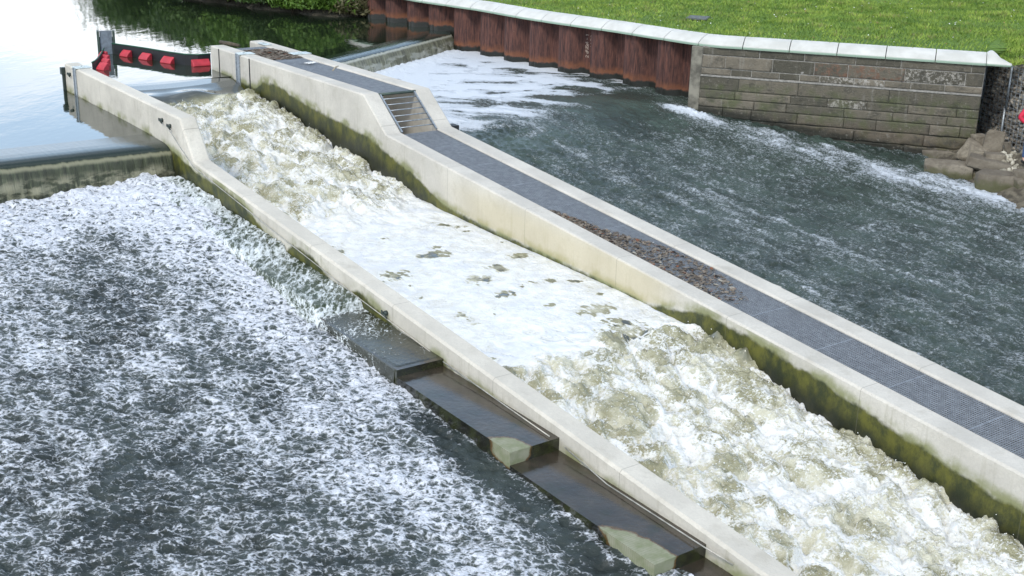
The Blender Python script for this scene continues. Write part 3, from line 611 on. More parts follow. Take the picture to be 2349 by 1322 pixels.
# right hand slabs seen beyond the pier
for k, (a, b_) in enumerate(((5.6, 8.15), (8.15, 10.95), (10.95, 13.9), (13.9, 16.4))):
    z = 1.5+GR*b_-.30; bx = MB(); bx.stbox(a+.01, b_, 1.31, 1.93, -1.8, z)
    o = bx.build('concrete_step', M['conc'], None, False, .01, {'alg': [-.3]*4+[.25]*4}); c0 = Vector(ST((a+b_)/2, 1.6, -1.)); o.data.transform(Matrix.Translation(-c0)); o.location = c0
    tag(o, ['narrow pale ledge on the river side of the pier, farthest of four', 'narrow pale ledge on the river side of the pier, second farthest', 'narrow pale ledge on the river side of the pier, third and grooved', 'narrow pale ledge at the right edge beside the pier, nearest'][k], 'concrete ledge', 'ledges on the river side of the pier')
bx = MB(); p = at(1019, 292, 1.35); bx.stbox(-1.35, -1.1, 1.33, 1.5, 1.2, 1.62); bx.build('gauge_box', M['black'], PR, bevel=.01)

# ------------------------------------------------------------------ debris on the walkway
def litter(name, n, s0, s1, tf, zf, cols, label, lmin, lmax, pile=None):
    V = []; Fq = []; rr = []
    for k in range(n):
        a = random.uniform(s0, s1); tt = tf(a)
        if tt is None: continue
        L = random.uniform(lmin, lmax); w = random.uniform(.003, .008) if random.random() < .7 else L*.5
        th = random.uniform(0, pi); z = zf(a)+random.uniform(.003, .014)+(pile(a, tt) if pile else 0)
        dx, dy = cos(th)*L/2, sin(th)*L/2; ex, ey = -sin(th)*w, cos(th)*w; dz = random.uniform(-.015, .015)
        b0 = len(V)
        c = ST(a, tt, z)
        for (x, y, zz) in ((-dx-ex, -dy-ey, -dz), (dx-ex, dy-ey, dz), (dx+ex, dy+ey, dz+.004), (-dx+ex, -dy+ey, -dz+.004)): V.append((c[0]+x, c[1]+y, c[2]+zz))
        for (x, y, zz) in ((-dx, -dy, -dz+.008), (dx, dy, dz+.008)): V.append((c[0]+x, c[1]+y, c[2]+zz))
        Fq += [(b0, b0+1, b0+2, b0+3), (b0, b0+1, b0+5, b0+4), (b0+3, b0+2, b0+5, b0+4)]; rr += [random.random()]*6
    o = arr(name, V, Fq, cols, None, False, {'rnd': rr}); return tag(o, label, 'debris', kind='stuff')
q = NT('twig_litter'); r_ = q.attr('rnd'); c = q.mix(q.rng(r_, .0, 1, 0, 1, False), (.07, .055, .042), (.24, .20, .155)); c = q.mix(q.rng(r_, .86, .88), c, (.33, .30, .24)); c = q.mix(q.rng(r_, .95, .96), c, (.18, .07, .035)); q.set(c, .9); M['twig'] = q.m
def tf1(a):
    w = np.interp(a, [4.1, 5.2, 6.5, 7.6, 8.3, 8.8], [.06, .34, .82, .86, .6, .5]); x = random.random()**1.25*w
    if a > 7.8 and random.random() < (a-7.8)/1.05: return None
    return .01+x
litter('leaf_litter', 1800, 4.1, 8.8, tf1, lambda a: 1.5+GR*a-.035, M['twig'], 'brown mat of twigs and leaves on the lower grating walkway', .02, .09)
hp = stof(at(650, 122, 2.3)); 
litter('leaf_litter', 2600, hp[0]-.9, hp[0]+.9, lambda a: min(.9, max(.02, random.gauss(.50, .24)))+bendP(a), lambda a: 2.285, M['twig'], 'heap of brown twigs and reeds on the upper grating walkway', .04, .16,
       lambda a, tt: max(0, .13-.2*abs(a-hp[0])-.25*abs(tt-.62))*random.random())
def sheet(nm, x, y, z, L, Wd, rot, label, mat, cat='litter'):
    p = at(x, y, z); n = 7; V = []; Fq = gridf(n, n)
    for i in range(n):
        for j in range(n):
            u, v = (i/(n-1)-.5)*L, (j/(n-1)-.5)*Wd; k = pn(np.array([i*.6]), np.array([j*.6]), int(x) % 50)[0]
            V.append((u*(1+.2*k), v*(1+.3*k), .02+.03*abs(k)))
    o = arr(nm, V, Fq, mat); o.rotation_euler = (0, 0, rot); o.location = Vector(p); md = o.modifiers.new('t', 'SOLIDIFY'); md.thickness = .008
    return tag(o, label, cat)
sheet('crumpled_paper', 1483, 562, 1.5+GR*6.8-.02, .26, .13, .5, 'larger crumpled white paper lying on the brown leaf litter', M['white'], 'paper')
sheet('paper_scrap', 1518, 580, 1.5+GR*7.2-.02, .16, .07, .3, 'small white paper scrap on the leaf litter beside the larger one', M['white'], 'paper')
sheet('paper_scrap', 1420, 545, 1.5+GR*6.2-.02, .10, .06, 1.0, 'tiny pale scrap at the left edge of the leaf litter', M['white'], 'paper')
sheet('white_board', 713, 147, 2.30, .30, .15, .9, 'white rectangular board lying on the upper grating walkway', M['white'], 'board')
p0 = at(763, 163, 2.32); p1 = at(776, 152, 2.40)
bx = MB(); bx.tube([p0, (p0+p1)/2+np.array([0, 0, .03]), p1], [.018, .02, .012], 6); tag(bx.build('driftwood_stick', M['stick'], None, True), 'pale stick lying across the upper grating walkway', 'stick')
bx = MB(); p0 = at(505, 97, 2.36); p1 = at(548, 105, 2.36); bx.tube([p0, (p0+p1)/2, p1], [.05, .06, .045], 7); tag(bx.build('timber_beam', M['darkwood'], None, True), 'dark timber lying across the upstream end of the pier', 'timber')

# ------------------------------------------------------------------ mooring post and floating boom
pp = at(246, 124, POOL); MP = empty('mooring_post', pp, 'grey steel post with a flat face plate standing in the upper pool', 'post')
dirv = Vector((pp[0], pp[1], 0)).normalized(); sx = Vector((dirv.y, -dirv.x, 0)); Rm = Matrix((sx, dirv, (0, 0, 1))).transposed()
bx = MB(); bx.box((pp[0], pp[1], 1.87), (.34, .05, .95), Rm); bx.build('face_plate', plain('grey_paint', (.15, .18, .21), .5), MP, bevel=.006)
bx = MB()
for e in (-1, 1): bx.box(Vector((pp[0], pp[1], 1.84))+sx*e*.215+dirv*.06, (.07, .26, 1.0), Rm)
bx.build('flange', M['green_steel'], MP, bevel=.006)
bx = MB(); bx.box(Vector((pp[0], pp[1], 1.2))+dirv*.14, (.36, .1, 1.9), Rm); bx.build('web', M['dark_steel'], MP)
FB = empty('floating_boom', at(400, 140, POOL), 'black floating boom screen with red floats between the grey post and the central pier', 'boom')
def screen(parent, path, h, lo=.15):
    V = []; n = len(path)
    for p in path:
        for z in (-lo, h): V.append((p[0], p[1], POOL+z))
    d = .03
    for p in path:
        for z in (-lo, h): V.append((p[0]-.01, p[1]+d, POOL+z))
    Fq = []
    for i in range(n-1):
        a, b2 = 2*i, 2*i+2; Fq += [(a, b2, b2+1, a+1), (2*n+a+1, 2*n+b2+1, 2*n+b2, 2*n+a), (a+1, b2+1, 2*n+b2+1, 2*n+a+1)]
    Fq += [(0, 1, 2*n+1, 2*n), (2*n-2, 4*n-2, 4*n-1, 2*n-1)]
    arr('screen', V, Fq, M['black'], parent)
    bb = MB(); bb.tube([(p[0], p[1]+.01, POOL+h) for p in path], .02, 6); bb.build('top_hose', plain('green_hose', (.01, .08, .04), .5), parent, True)
def flt(parent, c, dr, L, tilt=0, nm='float'):
    """wedge shaped float in front of the screen"""
    dr = Vector((dr[0], dr[1], 0)).normalized(); nr = Vector((dr.y, -dr.x, 0)); 
    if nr.y > 0 and abs(nr.y) > .3: nr = -nr
    prof = [(0.0, .17), (.03, .18), (.06, .165), (.17, .07), (.20, .02), (.17, -.06), (.0, -.06)]
    m_ = len(prof); V = []
    for e in (-.5, -.47, .47, .5):
        k = .93 if abs(e) == .5 else 1
        for (a, z) in prof: V.append(Vector((c[0], c[1], POOL))+dr*(e*L)+nr*(.02+a*k)+Vector((0, 0, .08+(z-.08)*k)))
    Fq = [(i*m_+j, i*m_+(j+1) % m_, (i+1)*m_+(j+1) % m_, (i+1)*m_+j) for i in range(3) for j in range(m_)]+[tuple(range(m_))[::-1], tuple(range(3*m_, 4*m_))]
    fo_ = arr(nm, [tuple(v) for v in V], Fq, M['red'], parent); bv = fo_.modifiers.new('b', 'BEVEL'); bv.width = .018; bv.segments = 3
pa = [at(x, y, POOL) for x, y in ((258, 124), (295, 129), (340, 136), (385, 144), (425, 150), (455, 151), (484, 149))]
screen(FB, pa, .30)
for (x, y, L) in ((296, 129, .34), (341, 136, .39), (392, 144, .42), (458, 150, .50)):
    c = at(x, y, POOL); i = int(np.searchsorted([258, 295, 340, 385, 425, 455], x))-1; i = max(0, min(i, 5)); flt(FB, c, (pa[i+1]-pa[i])[:2], L)
FB2 = empty('floating_boom', at(240, 150, POOL), 'short black floating boom with crowded red floats between the grey post and the left wall', 'boom')
pb = [at(x, y, POOL) for x, y in ((240, 127), (236, 134), (232, 141), (228, 147), (224, 152), (219, 157), (212, 161))]
screen(FB2, pb, .20)
for (x, y, L, dx, dy) in ((246, 132, .22, .3, 1), (250, 140, .24, .1, 1), (251, 149, .25, 0, 1), (246, 159, .28, -.8, 1)):
    c = at(x-3, y, POOL); i = min(5, max(0, int((y-127)/10))); dd = Vector((pb[min(i+1, 6)]-pb[i])[:2])
    dr = Vector((dd.x, dd.y, 0)).normalized(); flt(FB2, c, (1, -.55), L)

# ------------------------------------------------------------------ sheet pile wall
base_path = [(-7.2, 48.3), (-6.02, 46.75), (-5.09, 45.58), (-4.28, 44.7), (-3.46, 43.61), (-3.01, 43.17), (-1.3, 41.39), (.13, 39.48), (.8, 38.71), (1.52, 37.97), (2.23, 37.27), (2.84, 36.67), (3.62, 35.74), (4.39, 34.87), (4.98, 34.25)]
bp_ = np.array(base_path); dl = np.concatenate([[0], np.cumsum(np.hypot(*np.diff(bp_, axis=0).T))]); LT = dl[-1]
def pth(d):
    x = np.interp(d, dl, bp_[:, 0]); y = np.interp(d, dl, bp_[:, 1]); x2 = np.interp(d+.6, dl, bp_[:, 0]); y2 = np.interp(d+.6, dl, bp_[:, 1]); x1 = np.interp(d-.6, dl, bp_[:, 0]); y1 = np.interp(d-.6, dl, bp_[:, 1])
    v = np.array([x2-x1, y2-y1]); v /= np.linalg.norm(v); return np.array([x, y]), v, np.array([-v[1], v[0]])     # third: towards the land
q = NT('rusty_steel')
wl_ = q.attr('hw')                 # height above the water
fn = q.noise(3, 6, .65, vec=q.mapping((6, 6, .8))); c = q.mix(q.rng(fn, .3, .72), (.026, .011, .010), (.130, .050, .034))
c = q.mix(q.rng(q.noise(1, 6, .75, vec=q.mapping((26, 26, .5))), .55, .75, 0, .5), c, (.15, .075, .06))
wn_ = q.math('ADD', wl_, q.math('MULTIPLY', q.math('SUBTRACT', q.noise(5, 5, .6), .5), .22))
c = q.mix(q.math('MULTIPLY', q.rng(wn_, .42, .22), q.rng(q.noise(4, 4), .3, .65, .35, 1)), c, (.17, .062, .027))
c = q.mix(q.rng(wn_, .20, .13), c, (.012, .013, .009))
c = q.mix(q.rng(q.noise(22, 3, .6), .69, .74, 0, .5), c, (.24, .2, .17))
q.set(c, q.rng(wn_, .1, .25, .35, .8), 0, q.bump(q.noise(30, 5, .6), .3, .01)); M['rust'] = q.m
SP = empty('sheet_pile_wall', (0, 39.8, 0), 'rust brown corrugated steel sheet pile wall under the white coping', 'sheet pile wall')
def zwat(p):
    s_, t_ = stof(p); return POOL if s_ < wcrest(min(t_, 9.6))-.1 else float(zright(s_))
npile = int(LT/1.255); pw = LT/npile
pileobjs = []
for k in range(npile):
    d0 = k*pw; prof = [(0, .0), (.10, .0), (.27, .36), (.30, .38), (.66, .38), (.69, .36), (.86, .0), (1., .0)]
    # rows of the profile with thin interlock ribs
    pr = [(.0, .0), (.035, -.025), (.07, .0), (.17, .0), (.28, .40), (.31, .42), (.66, .42), (.69, .40), (.80, .0), (1.0, .0)]
    V = []; hw = []; lev = 22; zt = 2.62
    for (f, dp) in pr:
        P, v, n_ = pth(d0+f*pw); xy = P+n_*(dp+.10)
        for j in range(lev+1):
            z = .0+(zt-.0)*j/lev; V.append((xy[0], xy[1], z)); hw.append(z-zwat((xy[0], xy[1])))
    for (f, dp) in pr[::-1]:
        P, v, n_ = pth(d0+f*pw); xy = P+n_*(dp+.125)
        for j in range(lev+1):
            z = .0+(zt-.0)*j/lev; V.append((xy[0], xy[1], z)); hw.append(z-zwat((xy[0], xy[1])))
    Fq = gridf(2*len(pr), lev+1)[:, ::-1]
    pileobjs.append(arr('sheet_pile', np.array(V), Fq, M['rust'], SP, False, {'hw': hw}))

# ------------------------------------------------------------------ coping (white glazed stones) over piles and masonry
MA, MBp = np.array([5.06, 34.06]), np.array([11.97, 31.82])
q = NT('white_coping'); c = q.mix(q.rng(q.noise(2.2, 5), .3, .7), (.50, .495, .45), (.61, .605, .56)); c = q.mix(q.rng(q.attr('rim'), .2, .8), c, (.24, .33, .25)); c = q.mix(q.rng(q.noise(1, 5, .7, vec=q.mapping((9, 9, 2))), .6, .8, 0, .3), c, (.42, .40, .33))
q.set(c, .45, 0, q.bump(q.noise(16, 4), .15, .01)); M['coping'] = q.m
CO = empty('coping', (3, 36, 2.6), 'curved line of white glazed coping stones along the top of the river wall', 'coping')
full = list(bp_)+[np.array(x) for x in (MA+(MBp-MA)*f for f in (.05, .2, .4, .6, .8, 1.0))]
full = np.array(full); fl = np.concatenate([[0], np.cumsum(np.hypot(*np.diff(full, axis=0).T))])
def fpth(d):
    d = min(max(d, 0), fl[-1]); x = np.interp(d, fl, full[:, 0]); y = np.interp(d, fl, full[:, 1])
    a = max(0, d-.35); b2 = min(fl[-1], d+.35); v = np.array([np.interp(b2, fl, full[:, 0])-np.interp(a, fl, full[:, 0]), np.interp(b2, fl, full[:, 1])-np.interp(a, fl, full[:, 1])]); v /= np.linalg.norm(v)
    return np.array([x, y]), v, np.array([-v[1], v[0]])
cprof = [(.02, 2.575, 1), (-.055, 2.58, 1), (-.055, 2.615, 1), (-.045, 2.66, .0), (.06, 2.735, 0), (.22, 2.82, 0), (.38, 2.865, 0), (.50, 2.86, 0), (.56, 2.78, 0), (.56, 2.575, 0)]
def cstone(d0, d1, endpeak=False):
    V = []; rim = []; n = 5; m_ = len(cprof)
    for i in range(n):
        d = d0+(d1-d0)*i/(n-1); P, v, n_ = fpth(d)
        e = .985 if i in (0, n-1) else 1
        for (o_, z, r_) in cprof:
            k = 1.0
            xy = P+n_*(.25+(o_-.25)*e); V.append((xy[0], xy[1], 2.7+(z-2.7)*e)); rim.append(r_)
    Fq = [tuple(x) for x in gridf(n, m_)[:, ::-1].tolist()]+[(i*m_+m_-1, (i+1)*m_+m_-1, (i+1)*m_, i*m_)[::-1] for i in range(n-1)]+[tuple(range(m_)), tuple(range((n-1)*m_, n*m_))[::-1]]
    o = arr('coping_stone', V, [tuple(f[::-1]) for f in Fq], M['coping'], CO, False, {'rim': rim}); return o
d = .0; nst = 21; stl = fl[-1]/nst
for k in range(nst): cstone(k*stl+.011, (k+1)*stl-.011)
# scrolled end stone, rising to a point over the wall end
P, v, n_ = fpth(fl[-1]); V = []; rim = []; NE = 12
for i in range(NE):
    f = i/(NE-1.); hk = 1+.30*sin(pi*min(1, f*1.6))
    for (o_, z, r_) in cprof:
        a_ = max(0, o_)/.56; xy = P+v*(.006+(.62-.20*a_)*f)+n_*(o_*(1-f**2*.85)); zz_ = 2.575+(z-2.575)*(1+(hk-1)*a_)*(1-f**2.2*(.30+.65*a_)); V.append((xy[0], xy[1], zz_)); rim.append(r_)
m_ = len(cprof); Fq = [tuple(x) for x in gridf(NE, m_).tolist()]+[(i*m_+m_-1, (i+1)*m_+m_-1, (i+1)*m_, i*m_) for i in range(NE-1)]+[tuple(range(m_))[::-1], tuple(range((NE-1)*m_, NE*m_))]
arr('end_stone', V, Fq, M['coping'], CO, True, {'rim': rim})

# ------------------------------------------------------------------ masonry wall
q = NT('river_masonry'); r1 = q.attr('r1'); r2 = q.attr('r2'); zz = q.attr('zh')
g = q.mix(q.rng(r1, 0, 1, 0, 1, False), (.068, .063, .045), (.185, .160, .120)); nz = q.noise(5, 6, .65)
c = q.mix(q.rng(nz, .3, .7, 0, .6), g, q.mix(.5, g, (.05, .05, .04)))
c = q.mix(q.math('MULTIPLY', q.rng(r2, .84, .86), q.rng(q.noise(6, 6, .75), .47, .60)), c, (.15, .085, .055))
c = q.mix(q.math('MULTIPLY', q.rng(r2, .18, .16), q.rng(q.noise(12, 5, .7), .48, .6)), c, (.34, .32, .28))
c = q.mix(q.math('MULTIPLY', q.rng(q.noise(2.3, 5), .42, .66), q.rng(zz, 1.75, 1.5, 0, .75)), c, (.075, .088, .035))
c = q.mix(q.rng(q.noise(1, 5, .7, vec=q.mapping((7, 7, .6))), .56, .76, 0, .45), c, (.30, .29, .26))
c = q.mix(q.math('MULTIPLY', q.rng(zz, 1.0, .55), .55), c, (.085, .062, .042))
wt = q.math('ADD', q.attr('hw'), q.math('MULTIPLY', q.math('SUBTRACT', q.noise(4, 4), .5), .3)); c = q.mix(q.rng(wt, .28, .08, 0, .85), c, (.012, .014, .010))
c = q.mix(q.rng(q.noise(3.3, 6, .72), .50, .66, 0, .65), c, (.045, .043, .034)); c = q.mix(q.rng(q.noise(11, 5, .7), .56, .70, 0, .5), c, (.24, .225, .19))
q.set(c, .9, 0, q.bump(q.math('ADD', nz, q.noise(26, 4)), .8, .03)); M['stone'] = q.m
M['mortar'] = plain('mortar', (.25, .24, .215), .95, 0, .3, 14)
M['mortar_dark'] = plain('old_mortar', (.045, .046, .036), .95, 0, .3, 14)
MW = empty('masonry_wall', (*((MA+MBp)/2), 0.), 'grey squared stone river wall below the white coping, patched with rusty stained blocks', 'stone wall')
wv_ = (MBp-MA); WL = np.linalg.norm(wv_); wv_ /= WL; wn2 = np.array([wv_[1], -wv_[0]])      # outward (to the river)
courses = [(2.575, 2.36, 0), (2.36, 2.01, 0), (2.01, 1.83, 0), (1.79, 1.43, .05), (1.43, 1.20, .06), (1.20, .96, .07), (.96, .68, .08), (.68, .38, .13), (.38, .05, .15), (.05, -.4, .17), (-.4, -.9, .18)]
def face(xa, z, off): P = MA+wv_*xa+wn2*off; return (P[0], P[1], z)
V = []; Fq = []; A1 = []; A2 = []; AZ = []; AH = []
for ci, (za, zb, off) in enumerate(courses):
    x = -.02 if ci != 0 else -.02
    gp = .011 if ci < 3 else .008
    mean = (1.25, 1.15, .75, 1.8, 1.2, 1.1, 1.15, 1.6, 1.5, 1.6, 1.6)[ci]
    while x < WL-.02:
        L = mean*random.uniform(.55, 1.4); x1 = min(WL, x+L)
        if WL-x1 < .3: x1 = WL
        ra, rb = random.random(), random.random()
        rb = min(rb, .8)
        if ci == 1 and .36*WL < (x+x1)/2 < .66*WL: rb = .95
        if ci in (3, 5): rb = max(rb, .3)
        if ci == 0: ra *= .6
        rgh = .006 if ci < 7 else .05
        ux = [0, .012/(x1-x)]+list(np.linspace(.05/(x1-x), 1-.05/(x1-x), max(2, int((x1-x)/.09))))+[1-.012/(x1-x), 1]; hz_ = za-zb; uz = [0, .012/hz_]+list(np.linspace(.045/hz_, 1-.045/hz_, max(2, int(hz_/.07))))+[1-.012/hz_, 1]
        nx, nz_ = len(ux)-1, len(uz)-1; b0 = len(V); seed = random.random()*50
        for i in range(nx+1):
            for j in range(nz_+1):
                fx = ux[i]; fz = uz[j]; ex = min(fx, 1-fx)*(x1-x); ez = min(fz, 1-fz)*(za-zb); rd = min(1, min(ex, ez)/.014)
                xx = x+gp/2+(x1-x-gp)*fx; z = zb+gp/2+(za-zb-gp)*fz
                o_ = off-.022+.022*rd**.5+rgh*2*mnoise.noise((xx*3.1+seed, z*3.1, ci))*rd+(ra-.5)*.016*rd+rgh*mnoise.noise((xx*9+seed, z*9, ci))*rd
                if ci >= 7: z += .02*mnoise.noise((xx*2, z, 3)) 
                V.append(face(xx, z, o_)); A1.append(ra); A2.append(rb); AZ.append(z); AH.append(z-zwat(face(xx, z, 0)))
        for i in range(nx):
            for j in range(nz_): a = b0+i*(nz_+1)+j; Fq.append((a, a+nz_+1, a+nz_+2, a+1))
        x = x1
nF = len(Fq)
arr('stone_facing', np.array(V), np.array(Fq), M['stone'], MW, False, {'r1': A1, 'r2': A2, 'zh': AZ, 'hw': AH})
def slab_face(z1, z0, off, thick, x0=-.02, x1=None):
    x1 = x1 or WL; b = MB(); q_ = []
    for z in (z0, z1):
        q_ += [face(x0, z, off), face(x1, z, off), face(x1, z, off-thick), face(x0, z, off-thick)]
    b.hexa(q_); return b
slab_face(2.60, 1.80, -.016, .55).build('upper_core', M['mortar'], MW)
slab_face(1.80, -1.2, .034, .60).build('lower_core', M['mortar_dark'], MW)
slab_face(1.828, 1.785, .066, .11).build('ledge', M['mortar'], MW, bevel=.012)
# quoin strip at the pile end
b = MB(); Pq = MA-wv_*.02
b.hexa([(*(Pq-wv_*.30+wn2*.06)[:2], -.5), (*(Pq+wn2*.06)[:2], -.5), (*(Pq-wn2*.4)[:2], -.5), (*(Pq-wv_*.30-wn2*.4)[:2], -.5), (*(Pq-wv_*.30+wn2*.0)[:2], 2.57), (*(Pq+wn2*.0)[:2], 2.57), (*(Pq-wn2*.4)[:2], 2.57), (*(Pq-wv_*.30-wn2*.4)[:2], 2.57)])
b.build('end_pier', plain('stained_stone', (.16, .15, .12), .9, 0, .5, 4, .5), MW, bevel=.01)

# ------------------------------------------------------------------ land: lawn and upstream bank
q = NT('lawn_soil'); c = q.mix(q.rng(q.noise(.35, 4), .35, .65), (.085, .165, .018), (.14, .24, .03)); c = q.mix(q.rng(q.noise(3.2, 5, .7), .40, .65, 0, .8), c, (.06, .13, .014)); c = q.mix(q.rng(q.noise(14, 4, .7), .5, .72, 0, .7), c, (.17, .22, .04))
q.set(c, .95, 0, q.bump(q.noise(9, 6, .7), 1.0, .08)); M['lawn'] = q.m
def lawn_z(d, x, y): return 2.83+.035*d+.06*pn(np.array([x*.3]), np.array([y*.3]), 3)[0]*min(1, d)
rows = [0, .15, .4, .8, 1.3, 2, 3, 4.5, 6.5, 9, 13, 20, 35, 70, 150]
V = []; path2 = []
for d in np.arange(0, fl[-1]+.01, .5): path2.append(fpth(d))
_ga = at(2247, 128, 2.45)[:2]; _gb = at(2400, 176, 2.45)[:2]; _gv = (_gb-_ga)/np.linalg.norm(_gb-_ga); _gn = np.array([_gv[1], -_gv[0]]); _gn = -_gn if _gn[0] > 0 else _gn
ext = [(_ga-_gn*.75+_gv*k, _gv, -_gn) for k in (.3, 1, 2, 4, 8, 16)]
for (P, v, n_) in path2+ext:
    for r_i in rows:
        g_ = np.array([.55, .83]) if r_i > 1 else n_; w_ = min(1, r_i/6); dirn = n_*(1-w_)+np.array([.62, .78])*w_; dirn /= np.linalg.norm(dirn)
        xy = P+n_*.42+dirn*r_i; V.append((xy[0], xy[1], lawn_z(r_i, xy[0], xy[1])-(0 if r_i else .05)-(.28*max(0, 1-r_i/3) if n_ is ext[0][2] or any(n_ is e_[2] for e_ in ext) else 0)))
npth = len(path2)+len(ext)
LAWN = arr('lawn_ground', V, gridf(npth, len(rows))[:, ::-1], M['lawn'], None, True); tag(LAWN, kind='structure')
# upstream bank
shore = np.array([(-5.9, 46.6), (-6.9, 46.35), (-7.96, 46.74), (-9.08, 47.5), (-10.65, 48.7), (-12.9, 50.4), (-15.7, 54.0), (-19., 60.), (-23, 70), (-30, 95), (-60, 220)])
q = NT('bank_soil'); c = q.mix(q.rng(q.noise(2.2, 5), .35, .65), (.05, .045, .03), (.10, .09, .065)); c = q.mix(q.rng(q.attr('up'), .35, .9), c, (.035, .075, .012)); q.set(c, .95, 0, q.bump(q.noise(7, 6, .7), 1, .1)); M['bank'] = q.m
V = []; upa = []; offs = [(-.8, 1.2), (0, 1.62), (.35, 1.78), (.8, 1.95), (1.5, 2.3), (3, 2.75), (6, 2.95), (20, 3.2), (150, 4)]
dsr = np.concatenate([[0], np.cumsum(np.hypot(*np.diff(shore, axis=0).T))]); qd = np.concatenate([np.arange(0, 24, .25), np.arange(24, dsr[-1], 4)])
for d in qd:
    x = np.interp(d, dsr, shore[:, 0]); y = np.interp(d, dsr, shore[:, 1]); wob = .35*pn(np.array([d*.8]), np.array([.3]), 5)[0]
    for (o_, z) in offs: V.append((x+.66*(o_+wob), y+.75*(o_+wob), z+.08*mnoise.noise((x+o_, y, z))*(o_ > 0)-.02)); upa.append(min(1, max(0, o_/1.5)))
tag(arr('river_bank', V, gridf(len(qd), len(offs)), M['bank'], None, True, {'up': upa}), kind='structure')

# grass blades
q = NT('grass_blades'); r_ = q.attr('rnd'); c = q.mix(q.rng(r_, 0, 1, 0, 1, False), (.11, .21, .02), (.34, .44, .07)); c = q.mix(q.rng(r_, .93, .97), c, (.26, .25, .09))
c = q.mix(q.rng(q.noise(1.1, 6, .7), .42, .60, 0, .8), c, q.mix(.6, c, (.035, .10, .010))); q.set(c, .75); M['grass'] = q.m
N = 190000
dsel = RNG.uniform(0, fl[-1]+0, N); off = RNG.uniform(0, 1, N)**.8*13; pos = []
for d, o_ in zip(dsel, off):
    pass
P_end_, nend_ = fpth(fl[-1])[0], fpth(fl[-1])[2]
P_ = np.array([fpth(d)[0] for d in np.arange(0, fl[-1], .1)]+[_ga-_gn*.75+_gv*k for k in np.arange(-.6, 3.5, .1)]+[P_end_ for k in range(60)]); Nn = np.array([fpth(d)[2] for d in np.arange(0, fl[-1], .1)]+[-_gn]*41+[nend_*(1-k/59.)-_gn*(k/59.) for k in range(60)]); dsel = RNG.uniform(0, len(P_)*.1, N); nfl = int(fl[-1]/.1)
ii = np.minimum((dsel/.1).astype(int), len(P_)-1); w_ = np.minimum(1, off/6)[:, None]; dirn = Nn[ii]*(1-w_)+np.array([.62, .78])*w_; dirn /= np.linalg.norm(dirn, axis=1)[:, None]
xy = P_[ii]+Nn[ii]*.40+dirn*off[:, None]; z = 2.83+.035*off+.06*pn(xy[:, 0]*.3, xy[:, 1]*.3, 3)*np.minimum(1, off)
z = z-np.where(ii > nfl, .28*np.maximum(0, 1-off/3), 0); cl = fbm(xy[:, 0]*1.3, xy[:, 1]*1.3, 3, 7); hgt_ = (.035+.05*RNG.random(N)+.10*np.clip(cl, 0, 1)); an = RNG.uniform(0, 2*pi, N); wd = RNG.uniform(.008, .022, N); ln = RNG.normal(0, .6, (N, 2))*hgt_[:, None]
V = np.zeros((N, 3, 3)); V[:, 0, 0] = xy[:, 0]-np.cos(an)*wd; V[:, 0, 1] = xy[:, 1]-np.sin(an)*wd; V[:, 0, 2] = z-.01
V[:, 1, 0] = xy[:, 0]+np.cos(an)*wd; V[:, 1, 1] = xy[:, 1]+np.sin(an)*wd; V[:, 1, 2] = z-.01; V[:, 2, :2] = xy+ln; V[:, 2, 2] = z+hgt_
tag(arr('grass', V.reshape(-1, 3), np.arange(N*3).reshape(-1, 3), M['grass'], None, False, {'rnd': np.repeat(np.clip(.5+cl*.8+RNG.normal(0, .22, N), 0, 1), 3)}), 'short green mown grass covering the lawn', 'grass', kind='stuff')
# daisies and fallen leaves
def specks(name, n, mat, size, label, cat, zoff):
    d_ = RNG.uniform(0, fl[-1], n); o_ = RNG.uniform(.2, 11, n); ii = np.minimum((d_/.1).astype(int), len(P_)-1); w_ = np.minimum(1, o_/6)[:, None]; dr_ = Nn[ii]*(1-w_)+np.array([.62, .78])*w_
    xy = P_[ii]+Nn[ii]*.4+dr_*o_[:, None]; z = 2.83+.035*o_+zoff; k = 6; V = np.zeros((n, k, 3)); ph = RNG.uniform(0, 6, n); sz = RNG.uniform(.6, 1.3, n)*size
    for j in range(k): V[:, j, 0] = xy[:, 0]+np.cos(ph+j*2*pi/k)*sz; V[:, j, 1] = xy[:, 1]+np.sin(ph+j*2*pi/k)*sz; V[:, j, 2] = z+RNG.uniform(-.01, .02, n)
    tag(arr(name, V.reshape(-1, 3), np.arange(n*k).reshape(-1, k), mat), label, cat, kind='stuff')
specks('daisies', 170, M['white'], .02, 'scattered white daisies in the lawn', 'daisies', .09)
specks('fallen_leaves', 60, plain('dry_leaf', (.30, .17, .07), .9), .035, 'scattered brown fallen leaves on the lawn', 'leaves', .08)
mp_ = at(1602, 36, 2.99); bx = MB(); bx.box((mp_[0], mp_[1], 2.925), (.62, .8, .05), Matrix.Rotation(-.3, 3, 'Z')); tag(bx.build('manhole_cover', plain('dark_slate', (.09, .10, .10), .8, 0, .3), None, bevel=.01), 'dark grey rectangular manhole cover set in the lawn', 'manhole cover')

